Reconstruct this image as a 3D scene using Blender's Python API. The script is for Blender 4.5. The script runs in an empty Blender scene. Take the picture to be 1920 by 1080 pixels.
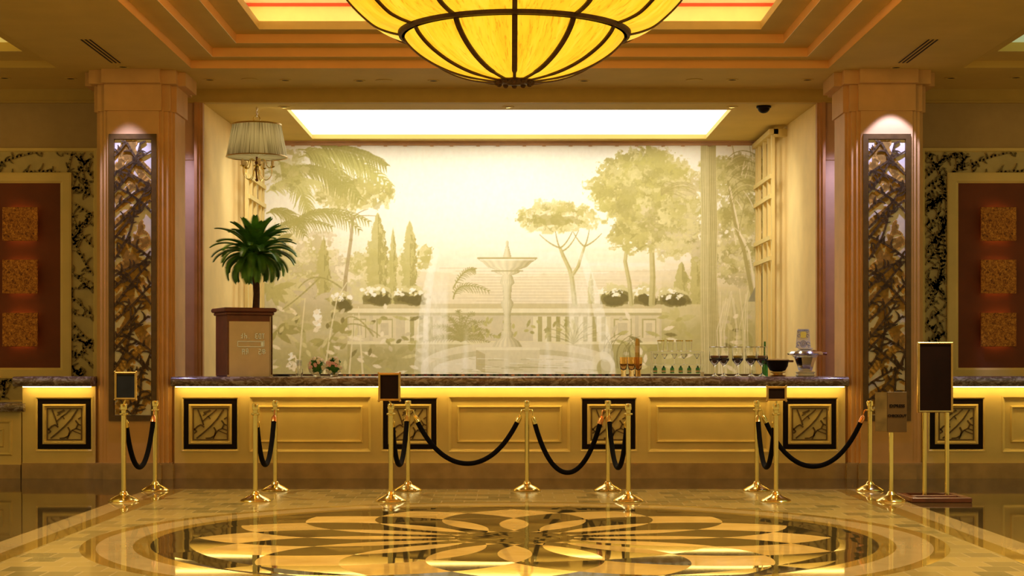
import bpy, math, random
import numpy as np
from mathutils import Vector, Matrix
C = bpy.context
SC = C.scene
COL = SC.collection
PI = math.pi
random.seed(7)

# ------------------------------------------------------------ camera, world, lights, exposure
F = 3100.0; VX = 956.0; VY = 679.0; CH = 1.35
cam_d = bpy.data.cameras.new('camera'); cam = bpy.data.objects.new('camera', cam_d); COL.objects.link(cam)
cam.location = (0, 0, CH); cam.rotation_euler = (PI/2, 0, 0)
cam_d.sensor_width = 36; cam_d.lens = F/1920*36
cam_d.shift_x = (960-VX)/1920; cam_d.shift_y = (VY-540)/1920
cam_d.clip_end = 200
SC.camera = cam
W = bpy.data.worlds.new('world'); SC.world = W; W.use_nodes = True
bg = W.node_tree.nodes['Background']; bg.inputs[0].default_value = (1.0, 0.72, 0.25, 1); bg.inputs[1].default_value = 0.52
SC.view_settings.view_transform = 'Standard'; SC.view_settings.look = 'None'
SC.view_settings.gamma = 1; SC.view_settings.use_curve_mapping = False
SC.view_settings.exposure = 0.0

E_SKY = 2.6        # luminous ceiling of the alcove
E_LED = 16.5       # strips below the counter slabs
E_COVE = 7.0       # strips in the ceiling cove
E_BOWL = 1.0       # glass of the big chandelier

def lamp(name, kind, loc, energy, color, rot=(0, 0, 0), **kw):
    d = bpy.data.lights.new(name, kind); d.energy = energy; d.color = color
    for k, v in kw.items(): setattr(d, k, v)
    o = bpy.data.objects.new(name, d); o.location = loc; o.rotation_euler = rot; COL.objects.link(o)
    return o
WARM = (1.0, 0.72, 0.36)
COOL = (0.50, 0.50, 1.0)
# chandelier's own bulbs
lamp('chandelier_light', 'POINT', (0.035, 12.72, 4.9), 260, (1, .66, .26), shadow_soft_size=.5)
# fill spots added to brighten the lobby floor, then soffit downlights at the desk
for lx, ly in ((-4.6, 12.0), (4.6, 12.0), (-4.6, 15.0), (4.6, 15.0), (-4.6, 9.0), (4.6, 9.0)):
    lamp('fill_and_downlight', 'SPOT', (lx, ly, 4.66), 900, (1, .78, .42), (0, math.radians(-30 if lx > 0 else 30)*-1, 0), spot_size=1.5, spot_blend=1.0, shadow_soft_size=.12)
for lx, ly in ((-2.4, 19.3), (0, 19.3), (2.4, 19.3)):
    lamp('fill_and_downlight', 'SPOT', (lx, ly, 4.66), 60, WARM, (math.radians(-22), 0, 0), spot_size=1.7, spot_blend=1.0, shadow_soft_size=.12)
# downlights of the alcove ceiling, aimed at the mural
for lx in (-2.83, -.02, 2.79):
    lamp('mural_spot', 'SPOT', (lx, 20.72, 4.53), 290, (1, .93, .80), (math.radians(50), 0, 0), spot_size=math.radians(95), spot_blend=1.0, shadow_soft_size=.08)
# pillar accent spots (cool) and the narrow wall bays beside the alcove
lamp('accent_spot', 'SPOT', (4.40, 18.74, 4.66), 170, COOL, (math.radians(7), 0, 0), spot_size=math.radians(64), spot_blend=.25, shadow_soft_size=.02)
lamp('accent_spot', 'SPOT', (-4.40, 18.74, 4.66), 170, COOL, (math.radians(7), 0, 0), spot_size=math.radians(54), spot_blend=.6, shadow_soft_size=.02)
lamp('accent_spot', 'SPOT', (3.98, 20.18, 4.6), 320, COOL, (0, 0, 0), spot_size=math.radians(40), spot_blend=.8, shadow_soft_size=.02)
lamp('accent_spot', 'SPOT', (-3.98, 20.18, 4.6), 260, COOL, (0, 0, 0), spot_size=math.radians(40), spot_blend=.8, shadow_soft_size=.02)

# ------------------------------------------------------------ helpers
def PX(px, Y): return (px-VX)*Y/F
def PZ(py, Y): return CH-(py-VY)*Y/F

def srgb(r, g, b):
    def f(c):
        c /= 255.0
        return c/12.92 if c <= .04045 else ((c+.055)/1.055)**2.4
    return (f(r), f(g), f(b), 1)

class NT:
    def __init__(s, m):
        s.m = m; m.use_nodes = True; s.t = m.node_tree; s.n = s.t.nodes; s.l = s.t.links
        s.b = s.n['Principled BSDF']
    def node(s, typ, **kw):
        x = s.n.new(typ)
        for k, v in kw.items(): setattr(x, k, v)
        return x
    def put(s, sock, v):
        if hasattr(v, 'is_output') or isinstance(v, bpy.types.NodeSocket): s.l.new(v, sock)
        else: sock.default_value = v
    def math(s, op, a, b=0.0, c=None):
        x = s.node('ShaderNodeMath', operation=op)
        s.put(x.inputs[0], a); s.put(x.inputs[1], b)
        if c is not None: s.put(x.inputs[2], c)
        return x.outputs[0]
    def mix(s, f, a, b):
        x = s.node('ShaderNodeMix', data_type='RGBA')
        s.put(x.inputs[0], f); s.put(x.inputs[6], a); s.put(x.inputs[7], b)
        return x.outputs[2]
    def noise(s, scale, detail=4, vec=None, rough=.5, dist=0):
        x = s.node('ShaderNodeTexNoise'); x.inputs['Scale'].default_value = scale
        x.inputs['Detail'].default_value = detail; x.inputs['Roughness'].default_value = rough
        x.inputs['Distortion'].default_value = dist
        if vec is not None: s.l.new(vec, x.inputs['Vector'])
        return x
    def pos(s, scale=None):
        g = s.node('ShaderNodeNewGeometry').outputs['Position']
        if scale:
            v = s.node('ShaderNodeVectorMath', operation='MULTIPLY'); s.l.new(g, v.inputs[0]); v.inputs[1].default_value = scale
            return v.outputs[0]
        return g
    def obj(s, scale=None):
        g = s.node('ShaderNodeTexCoord').outputs['Object']
        if scale:
            v = s.node('ShaderNodeVectorMath', operation='MULTIPLY'); s.l.new(g, v.inputs[0]); v.inputs[1].default_value = scale
            return v.outputs[0]
        return g
    def ramp(s, fac, stops):
        r = s.node('ShaderNodeValToRGB'); s.l.new(fac, r.inputs[0])
        e = r.color_ramp.elements
        while len(e) < len(stops): e.new(.5)
        for i, (p, c) in enumerate(stops): e[i].position = p; e[i].color = c
        return r.outputs[0]
    def bump(s, h, strength=.1, dist=.01):
        b = s.node('ShaderNodeBump'); b.inputs['Strength'].default_value = strength; b.inputs['Distance'].default_value = dist
        s.l.new(h, b.inputs['Height']); s.l.new(b.outputs[0], s.b.inputs['Normal'])

MATS = {}
def mat(name, col, rough=.5, metal=0., var=.12, scale=6., bump=0., **kw):
    m = bpy.data.materials.new(name); t = NT(m)
    c = col if len(col) == 4 else (*col, 1)
    n = t.noise(scale, 5, t.obj())
    dk = (c[0]*(1-var), c[1]*(1-var), c[2]*(1-var), 1); lt = (min(1, c[0]*(1+var)), min(1, c[1]*(1+var)), min(1, c[2]*(1+var)), 1)
    t.l.new(t.ramp(n.outputs[0], [(.3, dk), (.7, lt)]), t.b.inputs['Base Color'])
    t.b.inputs['Roughness'].default_value = rough; t.b.inputs['Metallic'].default_value = metal
    for k, v in kw.items(): t.b.inputs[k.replace('_', ' ')].default_value = v
    if bump: t.bump(n.outputs[0], bump)
    MATS[name] = m
    return m

def emis(name, col, strength):
    m = bpy.data.materials.new(name); t = NT(m)
    t.b.inputs['Base Color'].default_value = col
    t.b.inputs['Emission Color'].default_value = col; t.b.inputs['Emission Strength'].default_value = strength
    MATS[name] = m; return m

class MB:
    def __init__(s): s.v = []; s.f = []; s.mi = []; s.cur = 0
    def box(s, x0, x1, y0, y1, z0, z1, M=None):
        b = len(s.v)
        P = [(x0, y0, z0), (x1, y0, z0), (x1, y1, z0), (x0, y1, z0), (x0, y0, z1), (x1, y0, z1), (x1, y1, z1), (x0, y1, z1)]
        if M: P = [tuple(M @ Vector(p)) for p in P]
        s.v += P
        for q in ((0, 3, 2, 1), (4, 5, 6, 7), (0, 1, 5, 4), (1, 2, 6, 5), (2, 3, 7, 6), (3, 0, 4, 7)):
            s.f.append(tuple(b+i for i in q)); s.mi.append(s.cur)
        return s
    def bbox(s, x0, x1, y0, y1, z0, z1, r=.005, M=None):
        """box with chamfered vertical and horizontal edges (all 12)"""
        b = len(s.v)
        cs = []
        for zz, ins in ((z0, r), (z0+r, 0), (z1-r, 0), (z1, r)):
            a0, a1, c0, c1 = x0+ins, x1-ins, y0+ins, y1-ins
            cs += [(a0+r, c0, zz), (a1-r, c0, zz), (a1, c0+r, zz), (a1, c1-r, zz), (a1-r, c1, zz), (a0+r, c1, zz), (a0, c1-r, zz), (a0, c0+r, zz)]
        if M: cs = [tuple(M @ Vector(p)) for p in cs]
        s.v += cs
        for k in range(3):
            for i in range(8):
                j = (i+1) % 8
                s.f.append((b+k*8+i, b+k*8+j, b+k*8+8+j, b+k*8+8+i)); s.mi.append(s.cur)
        s.f.append(tuple(b+i for i in reversed(range(8)))); s.mi.append(s.cur)
        s.f.append(tuple(b+24+i for i in range(8))); s.mi.append(s.cur)
        return s
    def prism(s, poly, z0, z1, M=None):
        n = len(poly); b = len(s.v)
        P = [(x, y, z0) for x, y in poly]+[(x, y, z1) for x, y in poly]
        if M: P = [tuple(M @ Vector(p)) for p in P]
        s.v += P
        s.f.append(tuple(b+i for i in reversed(range(n)))); s.f.append(tuple(b+n+i for i in range(n))); s.mi += [s.cur]*2
        for i in range(n):
            j = (i+1) % n; s.f.append((b+i, b+j, b+n+j, b+n+i)); s.mi.append(s.cur)
        return s
    def lathe(s, prof, n=32, c=(0, 0, 0), M=None, a0=0., a1=2*PI, flute=None):
        b = len(s.v); full = abs(a1-a0-2*PI) < 1e-6; m = n if full else n+1
        for (r, z) in prof:
            for i in range(m):
                a = a0+(a1-a0)*i/n
                rr = r*(1+(flute[1]*math.cos(a*flute[0]) if flute else 0))
                p = (c[0]+rr*math.cos(a), c[1]+rr*math.sin(a), c[2]+z)
                if M: p = tuple(M @ Vector(p))
                s.v.append(p)
        for k in range(len(prof)-1):
            for i in range(n):
                j = (i+1) % m if full else i+1
                s.f.append((b+k*m+i, b+k*m+j, b+(k+1)*m+j, b+(k+1)*m+i)); s.mi.append(s.cur)
        if full:
            if prof[0][0] > 1e-5: s.f.append(tuple(b+i for i in reversed(range(m)))); s.mi.append(s.cur)
            if prof[-1][0] > 1e-5: s.f.append(tuple(b+(len(prof)-1)*m+i for i in range(m))); s.mi.append(s.cur)
        return s
    def tube(s, pts, r, n=10, caps=True):
        pts = [Vector(p) for p in pts]; N = len(pts); b = len(s.v)
        rs = r if hasattr(r, '__len__') else [r]*N
        up = None
        for i, p in enumerate(pts):
            d = (pts[min(i+1, N-1)]-pts[max(i-1, 0)]).normalized()
            if up is None:
                a = Vector((0, 0, 1)) if abs(d.z) < .9 else Vector((1, 0, 0))
                up = d.cross(a).normalized()
            up = (up-d*up.dot(d)).normalized(); w = d.cross(up)
            for k in range(n):
                a = 2*PI*k/n
                s.v.append(tuple(p+(up*math.cos(a)+w*math.sin(a))*rs[i]))
        for i in range(N-1):
            for k in range(n):
                j = (k+1) % n
                s.f.append((b+i*n+k, b+i*n+j, b+(i+1)*n+j, b+(i+1)*n+k)); s.mi.append(s.cur)
        if caps:
            s.f.append(tuple(b+i for i in reversed(range(n)))); s.f.append(tuple(b+(N-1)*n+i for i in range(n))); s.mi += [s.cur]*2
        return s
    def quad(s, a, b_, c, d):
        b = len(s.v); s.v += [tuple(a), tuple(b_), tuple(c), tuple(d)]; s.f.append((b, b+1, b+2, b+3)); s.mi.append(s.cur); return s
    def rings(s, cx, cz, w, h, y, prof, fill=True, M=None):
        """nested rectangles facing -Y: prof = [(inset, dy)...]; joins consecutive ones"""
        b = len(s.v)
        for ins, dy in prof:
            a, c = w/2-ins, h/2-ins
            P = [(cx-a, y+dy, cz-c), (cx+a, y+dy, cz-c), (cx+a, y+dy, cz+c), (cx-a, y+dy, cz+c)]
            if M: P = [tuple(M @ Vector(p)) for p in P]
            s.v += P
        for k in range(len(prof)-1):
            for i in range(4):
                j = (i+1) % 4
                s.f.append((b+k*4+i, b+k*4+j, b+(k+1)*4+j, b+(k+1)*4+i)); s.mi.append(s.cur)
        if fill:
            e = b+(len(prof)-1)*4; s.f.append((e, e+1, e+2, e+3)); s.mi.append(s.cur)
        return s
    def ico(s, c, r, sx=1, sy=1, sz=1, n=10, m=6):
        prof = [(max(1e-6, r*math.sin(PI*k/m)), -r*math.cos(PI*k/m)) for k in range(m+1)]
        M = Matrix.Translation(c) @ Matrix.Diagonal((sx, sy, sz, 1))
        return s.lathe(prof, n, M=M)
    def build(s, name, m=None, parent=None, loc=None, smooth=False, angle=35):
        me = bpy.data.meshes.new(name); me.from_pydata(s.v, [], s.f)
        ms = m if isinstance(m, (list, tuple)) else [m]
        for x in ms:
            if x: me.materials.append(x)
        if len(ms) > 1: me.polygons.foreach_set('material_index', s.mi)
        if smooth:
            me.polygons.foreach_set('use_smooth', [True]*len(me.polygons))
            try: me.set_sharp_from_angle(angle=math.radians(angle))
            except Exception: pass
        me.update()
        o = bpy.data.objects.new(name, me); COL.objects.link(o)
        if parent: o.parent = parent
        if loc: o.location = loc
        return o

def tag(o, label, cat, group=None, kind=None):
    o['label'] = label; o['category'] = cat
    if group: o['group'] = group
    if kind: o['kind'] = kind
    return o
def thing(name, label, cat, loc=(0, 0, 0), rz=0, group=None):
    o = bpy.data.objects.new(name, None); COL.objects.link(o); o.location = loc; o.rotation_euler = (0, 0, rz)
    return tag(o, label, cat, group)
def struct(o): o['kind'] = 'structure'; return o
def dup(root, loc, rz=None, label=None, group=None):
    def cp(o, par):
        c = o.copy(); COL.objects.link(c); c.parent = par
        for ch in o.children: cp(ch, c)
        return c
    r = cp(root, root.parent); r.location = loc
    if rz is not None: r.rotation_euler = (0, 0, rz)
    if label: r['label'] = label
    if group: r['group'] = group
    return r

# ------------------------------------------------------------ materials
M_ceil = mat('ceiling_paint', (.70, .50, .135), .8, var=.05, scale=2)
M_tray = mat('ceiling_step_paint', (.84, .45, .13), .75, var=.05, scale=2)
M_cream = mat('cream_paint', (.74, .57, .21), .5, var=.06, scale=3)
M_wall = mat('wall_stone_paper', (.46, .32, .14), .8, var=.04, scale=8, bump=.03)
M_alc = mat('alcove_plaster', (.88, .66, .27), .75, var=.06, scale=3)
M_pil = mat('pillar_stone', (.66, .39, .15), .6, var=.07, scale=4)
M_pilb = mat('pilaster_wood_paint', (.50, .26, .10), .55, var=.12, scale=5)
M_bay = mat('bay_stone', (.58, .38, .22), .6, var=.07, scale=6)
M_plinth = mat('plinth_marble', (.42, .27, .105), .22, var=.2, scale=5)
M_brass = mat('brass', (.84, .68, .25), .16, 1, var=.05, scale=8)
M_brassd = mat('aged_brass', (.60, .40, .14), .32, 1, var=.15, scale=12)
M_copper = mat('copper_ferrule', (.95, .42, .18), .22, 1, var=.05)
M_silver = mat('silver_metal', (.80, .80, .84), .14, 1, var=.05)
M_velvet = mat('black_velvet', (.004, .003, .004), .95, var=.3, scale=60, Specular_IOR_Level=.1)
M_black = mat('black_lacquer', (.006, .002, .002), .5, var=.3, Specular_IOR_Level=.15)
M_slate = mat('dark_sign_face', (.016, .018, .026), .5, var=.2, Specular_IOR_Level=.2)
M_brownsign = mat('dark_brown_sign_face', (.014, .004, .003), .6, var=.2, Specular_IOR_Level=.15)
M_lat = mat('bronze_branchwork', (.10, .055, .014), .6, .0, var=.4, scale=20)
M_lat2 = mat('gilt_branchwork', (.62, .36, .08), .45, .2, var=.3, scale=20)
M_latw = mat('weathered_branchwork', (.30, .22, .08), .6, .0, var=.4, scale=20)
M_back = mat('pale_backing', (.54, .43, .18), .5, var=.12, scale=5)
M_back2 = mat('ivory_backing', (.80, .76, .66), .35, var=.1, scale=5)
M_panfr = mat('bronze_frame', (.12, .065, .016), .4, .2, var=.25, scale=10)
M_red = mat('red_lacquer_panel', (.15, .032, .006), .7, var=.15, scale=3)
M_woodr = mat('mahogany', (.16, .045, .018), .3, var=.3, scale=8)
M_rim = mat('chandelier_bronze', (.085, .036, .012), .5, .3, var=.3, scale=25)
M_white = mat('white_porcelain', (.82, .80, .76), .2, var=.04)
M_candle = mat('candle_sleeve', (.85, .70, .42), .5, var=.05)
M_dkwood = mat('dark_wood', (.045, .018, .009), .35, var=.3)
M_pinkc = mat('cove_ceiling_paint', (.95, .68, .50), .8, var=.04)
M_coral = mat('coral_trim', (.70, .10, .05), .6, var=.05)
M_yel = mat('cove_wall_paint', (.95, .86, .40), .8, var=.04)
M_sky = emis('luminous_panel', (1, .97, .88, 1), E_SKY)
M_led = emis('led_strip', (1, .66, .16, 1), E_LED)
M_cove = emis('cove_led', (1, .86, .48, 1), E_COVE)
M_redled = emis('amber_led', (1, .40, .07, 1), 9)
M_lens = emis('downlight_lens', (1, .85, .6, 1), .5)

def granite():
    m = bpy.data.materials.new('granite'); t = NT(m)
    n = t.noise(9, 8, t.obj((1, 1, 2)), .7, 1.2)
    n2 = t.noise(60, 3, t.obj())
    c = t.ramp(n.outputs[0], [(.30, (.03, .018, .012, 1)), (.48, (.16, .09, .05, 1)), (.60, (.45, .40, .38, 1)), (.78, (.18, .12, .09, 1))])
    c = t.mix(t.math('MULTIPLY', n2.outputs[0], .35), c, (.28, .26, .28, 1))
    t.l.new(c, t.b.inputs['Base Color']); t.b.inputs['Roughness'].default_value = .12
    return m
M_gran = granite()

def glassmat(name, col, rough=.02, alpha=None):
    m = bpy.data.materials.new(name); t = NT(m)
    t.b.inputs['Base Color'].default_value = col; t.b.inputs['Roughness'].default_value = rough
    t.b.inputs['Transmission Weight'].default_value = 1; t.b.inputs['IOR'].default_value = 1.45
    return m
M_glass = glassmat('clear_glass', (.97, .97, .95, 1))
M_amberg = glassmat('amber_glass', (1, .75, .38, 1))
M_greeng = glassmat('green_bottle_glass', (.05, .22, .06, 1))

def amber():
    m = bpy.data.materials.new('amber_alabaster'); t = NT(m)
    g = t.node('ShaderNodeTexCoord').outputs['Object']; s = t.node('ShaderNodeSeparateXYZ'); t.l.new(g, s.inputs[0])
    rr = t.math('SQRT', t.math('ADD', t.math('MULTIPLY', s.outputs[0], s.outputs[0]), t.math('MULTIPLY', s.outputs[1], s.outputs[1])))
    cb = t.node('ShaderNodeCombineXYZ'); t.l.new(t.math('MULTIPLY', t.math('ARCTAN2', s.outputs[0], s.outputs[1]), 1.3), cb.inputs[0]); t.l.new(t.math('MULTIPLY', rr, .22), cb.inputs[1]); t.l.new(t.math('MULTIPLY', s.outputs[2], .22), cb.inputs[2])
    n = t.noise(5, 6, cb.outputs[0], .65, .5)
    n2 = t.noise(34, 5, cb.outputs[0], .65, .9)
    c = t.ramp(n.outputs[0], [(.25, (.92, .40, .012, 1)), (.5, (.98, .58, .02, 1)), (.75, (1, .70, .05, 1))])
    c2 = t.ramp(n2.outputs[0], [(.36, (.50, .30, .05, 1)), (.47, (1, 1, 1, 1))])
    x = t.node('ShaderNodeMix', data_type='RGBA', blend_type='MULTIPLY'); x.inputs[0].default_value = .55
    t.l.new(c, x.inputs[6]); t.l.new(c2, x.inputs[7])
    t.l.new(x.outputs[2], t.b.inputs['Emission Color']); t.l.new(x.outputs[2], t.b.inputs['Base Color'])
    t.b.inputs['Emission Strength'].default_value = E_BOWL; t.b.inputs['Roughness'].default_value = .3
    return m
M_amber = amber()

def shade_mat():
    m = bpy.data.materials.new('pleated_shade'); t = NT(m)
    g = t.node('ShaderNodeTexCoord').outputs['Object']
    s = t.node('ShaderNodeSeparateXYZ'); t.l.new(g, s.inputs[0])
    a = t.math('ARCTAN2', s.outputs[1], s.outputs[0])
    cb = t.node('ShaderNodeCombineXYZ'); t.l.new(t.math('MULTIPLY', a, 30), cb.inputs[0]); t.l.new(t.math('MULTIPLY', s.outputs[2], 1.5), cb.inputs[1])
    n = t.noise(1.2, 3, cb.outputs[0])
    c = t.ramp(n.outputs[0], [(.34, (.16, .15, .09, 1)), (.50, (.52, .52, .38, 1)), (.68, (.70, .71, .58, 1))])
    t.l.new(c, t.b.inputs['Base Color']); t.b.inputs['Roughness'].default_value = .8
    tr = t.node('ShaderNodeBsdfTranslucent'); t.l.new(c, tr.inputs[0])
    mx = t.node('ShaderNodeMixShader'); mx.inputs[0].default_value = .35
    out = t.n['Material Output']
    t.l.new(t.b.outputs[0], mx.inputs[1]); t.l.new(tr.outputs[0], mx.inputs[2]); t.l.new(mx.outputs[0], out.inputs[0])
    return m
M_shade = shade_mat()

def plaque_mat():
    m = bpy.data.materials.new('hammered_gold'); t = NT(m)
    n = t.noise(34, 5, t.obj(), .7, 1.0)
    c = t.ramp(n.outputs[0], [(.35, (.08, .016, .002, 1)), (.5, (.42, .15, .014, 1)), (.65, (.72, .34, .045, 1))])
    t.l.new(c, t.b.inputs['Base Color']); t.b.inputs['Metallic'].default_value = .35; t.b.inputs['Roughness'].default_value = .45
    t.bump(n.outputs[0], .8, .01)
    return m
M_plaque = plaque_mat()

def leafmat(name, a, b):
    m = bpy.data.materials.new(name); t = NT(m)
    n = t.noise(5, 2, t.obj())
    t.l.new(t.ramp(n.outputs[0], [(.35, a), (.65, b)]), t.b.inputs['Base Color']); t.b.inputs['Roughness'].default_value = .4
    return m
M_frond = leafmat('palm_frond', (.022, .10, .014, 1), (.13, .38, .05, 1))
M_leaf = leafmat('leaf', (.03, .14, .02, 1), (.08, .28, .05, 1))
M_pink = mat('pink_petal', (.98, .58, .80), .6)
M_lil = mat('lilac_petal', (.95, .93, 1.0), .6)
M_trunk = mat('palm_trunk', (.06, .025, .012), .8, var=.4, scale=30, bump=.5)

# ------------------------------------------------------------ floor
MCX, MCY = .035, 12.72
def floor_mat():
    m = bpy.data.materials.new('marble_floor'); t = NT(m)
    p = t.pos(); s = t.node('ShaderNodeSeparateXYZ'); t.l.new(p, s.inputs[0])
    x = t.math('SUBTRACT', s.outputs[0], MCX); y = t.math('SUBTRACT', s.outputs[1], MCY)
    def dist(cx, cy):
        a = t.math('SUBTRACT', x, cx); b = t.math('SUBTRACT', y, cy)
        return t.math('SQRT', t.math('ADD', t.math('MULTIPLY', a, a), t.math('MULTIPLY', b, b)))
    r = dist(0, 0)
    cnt = None; D, R = 1.51, 1.19
    for k in range(16):
        a = k*PI/8
        v = t.math('LESS_THAN', dist(D*math.cos(a), D*math.sin(a)), R)
        cnt = v if cnt is None else t.math('ADD', cnt, v)
    odd = t.math('ADD', t.math('COMPARE', cnt, 3, .2), t.math('COMPARE', cnt, 5, .2))
    odd = t.math('MULTIPLY', odd, t.math('GREATER_THAN', r, .46))
    n1 = t.noise(2.2, 8, p, .6, .8); n2 = t.noise(14, 6, p, .65, .6)
    light = t.ramp(n1.outputs[0], [(.3, (.56, .35, .085, 1)), (.7, (.74, .50, .17, 1))])
    dark = t.ramp(n2.outputs[0], [(.3, (.035, .024, .008, 1)), (.7, (.075, .052, .018, 1))])
    med = t.mix(odd, dark, light)
    gold = t.ramp(n1.outputs[0], [(.3, (.22, .13, .022, 1)), (.7, (.30, .19, .04, 1))])
    beige = t.ramp(n1.outputs[0], [(.3, (.38, .27, .11, 1)), (.7, (.47, .34, .15, 1))])
    # small tiles
    br = t.node('ShaderNodeTexBrick'); t.l.new(t.pos((1, 1, 1)), br.inputs['Vector'])
    br.inputs['Scale'].default_value = 1; br.inputs['Mortar Size'].default_value = .006; br.inputs['Brick Width'].default_value = .22; br.inputs['Row Height'].default_value = .26
    br.inputs['Color1'].default_value = (.36, .26, .085, 1); br.inputs['Color2'].default_value = (.07, .07, .026, 1); br.inputs['Mortar'].default_value = (.40, .30, .14, 1)
    br.inputs['Bias'].default_value = -.3; br.offset = .5; br.squash = 1
    n3 = t.noise(7, 6, t.pos((1, 3, 1)), .6, .5)
    tile = t.mix(t.math('MULTIPLY', n3.outputs[0], .45), br.outputs[0], (.22, .15, .045, 1))
    dk = t.ramp(n2.outputs[0], [(.3, (.055, .034, .012, 1)), (.7, (.10, .064, .024, 1))])
    # joints of the large dark slabs
    b2 = t.node('ShaderNodeTexBrick'); t.l.new(p, b2.inputs['Vector']); b2.inputs['Scale'].default_value = 1
    b2.inputs['Mortar Size'].default_value = .003; b2.inputs['Brick Width'].default_value = .9; b2.inputs['Row Height'].default_value = .9; b2.offset = 0
    dk = t.mix(t.math('MULTIPLY', b2.outputs['Fac'], .5), dk, (.25, .17, .08, 1))
    ax = t.math('ABSOLUTE', t.math('SUBTRACT', s.outputs[0], 0))
    Y = s.outputs[1]
    def lt(a, b): return t.math('LESS_THAN', a, b)
    c = dk
    inb = t.math('MULTIPLY', lt(ax, 3.83), lt(Y, 17.60)); c = t.mix(inb, c, beige)
    inb = t.math('MULTIPLY', lt(ax, 3.60), lt(Y, 17.55)); c = t.mix(inb, c, gold)
    inb = t.math('MULTIPLY', lt(ax, 3.44), lt(Y, 17.52)); c = t.mix(inb, c, tile)
    tl = inb
    c = t.mix(lt(r, 3.24), c, gold); c = t.mix(lt(r, 3.126), c, beige); c = t.mix(lt(r, 2.863), c, gold); c = t.mix(lt(r, 2.737), c, med)
    t.l.new(c, t.b.inputs['Base Color'])
    istile = t.math('MULTIPLY', tl, t.math('GREATER_THAN', r, 3.24))
    t.l.new(t.math('SUBTRACT', .5, t.math('MULTIPLY', istile, .42)), t.b.inputs['Specular IOR Level'])
    ang = t.math('DIVIDE', t.math('ARCTAN2', y, x), PI/8)
    sec = t.math('ROUND', t.math('ADD', ang, t.math('MULTIPLY', t.math('SUBTRACT', 1.0, odd), .5)))
    wn = t.node('ShaderNodeTexWhiteNoise', noise_dimensions='3D'); cb = t.node('ShaderNodeCombineXYZ')
    t.l.new(sec, cb.inputs[0]); t.l.new(cnt, cb.inputs[1]); t.l.new(t.math('FLOOR', t.math('ADD', t.math('MULTIPLY', r, 1.1), .3)), cb.inputs[2]); t.l.new(cb.outputs[0], wn.inputs['Vector'])
    vm = t.node('ShaderNodeVectorMath', operation='SUBTRACT'); t.l.new(wn.outputs['Color'], vm.inputs[0]); vm.inputs[1].default_value = (.5, .5, .5)
    v2 = t.node('ShaderNodeVectorMath', operation='MULTIPLY'); t.l.new(vm.outputs[0], v2.inputs[0]); v2.inputs[1].default_value = (.016, .034, 0)
    v3 = t.node('ShaderNodeVectorMath', operation='SCALE'); t.l.new(v2.outputs[0], v3.inputs[0]); t.l.new(lt(r, 2.737), v3.inputs['Scale'])
    v4 = t.node('ShaderNodeVectorMath', operation='ADD'); t.l.new(v3.outputs[0], v4.inputs[0]); v4.inputs[1].default_value = (0, 0, 1)
    v5 = t.node('ShaderNodeVectorMath', operation='NORMALIZE'); t.l.new(v4.outputs[0], v5.inputs[0])
    t.b.inputs['IOR'].default_value = 1.20
    ro = t.math('ADD', .035, t.math('MULTIPLY', istile, .13))
    t.l.new(ro, t.b.inputs['Roughness'])
    hb = t.math('ADD', t.math('MULTIPLY', n3.outputs[0], .5), t.math('MULTIPLY', br.outputs['Fac'], -1))
    bp = t.node('ShaderNodeBump'); bp.inputs['Strength'].default_value = .25; bp.inputs['Distance'].default_value = .002
    t.l.new(t.math('MULTIPLY', hb, istile), bp.inputs['Height']); t.l.new(v5.outputs[0], bp.inputs['Normal']); t.l.new(bp.outputs[0], t.b.inputs['Normal'])
    return m
fl = MB(); fl.box(-10, 10, 1.5, 26, -.1, 0); struct(fl.build('floor', floor_mat()))

# ------------------------------------------------------------ ceiling
ZC = 4.72
TX = 3.655; TY0, TY1 = 6.48, 18.96
def ring(mb, o, i, z):
    """flat ring between rects o and i (x0,x1,y0,y1) at height z facing down"""
    (a0, a1, b0, b1), (c0, c1, d0, d1) = o, i
    mb.quad((a0, b0, z), (a0, b1, z), (c0, d1, z), (c0, d0, z)); mb.quad((a1, b1, z), (a1, b0, z), (c1, d0, z), (c1, d1, z))
    mb.quad((a0, b1, z), (a1, b1, z), (c1, d1, z), (c0, d1, z)); mb.quad((a1, b0, z), (a0, b0, z), (c0, d0, z), (c1, d0, z))
def walls(mb, r, z0, z1):
    x0, x1, y0, y1 = r[0]+.002, r[1]-.002, r[2]+.002, r[3]-.002
    P = [(x0, y0), (x1, y0), (x1, y1), (x0, y1)]
    for i in range(4):
        a, b = P[i], P[(i+1) % 4]
        mb.quad((*a, z0), (*b, z0), (*b, z1), (*a, z1))
mb = MB()
def flat(x0, x1, y0, y1, z=ZC): mb.box(x0, x1, y0, y1, z, z+.08)
SXI, SXO = 5.19, 8.6
flat(-10, -SXO, 2, 20.42); flat(SXO, 10, 2, 20.42); flat(-SXI, -TX, 2, 20.42); flat(TX, SXI, 2, 20.42)
flat(-TX, TX, 2, TY0); flat(-TX, TX, TY1, 20.42)
for sg in (-1, 1):
    a, b = sorted((sg*SXI, sg*SXO)); flat(a, b, 2, 6.5); flat(a, b, 18.93, 20.42)
struct(mb.build('ceiling', M_ceil))
def rect(hx, y1): return (-hx, hx, TY0+(TY1-y1), y1)
R1, R2, R3, R4 = rect(TX, 18.96), rect(3.37, 18.73), rect(3.055, 18.45), rect(2.76, 18.18)
mb = MB(); ring(mb, R1, R2, 4.81); ring(mb, R2, R3, 4.91); ring(mb, R3, R4, 5.01); struct(mb.build('ceiling_step_soffits', M_ceil))
mb = MB(); walls(mb, R1, ZC, 4.81); walls(mb, R2, 4.81, 4.91); walls(mb, R3, 4.91, 5.01); struct(mb.build('trim_1', M_tray))
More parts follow.
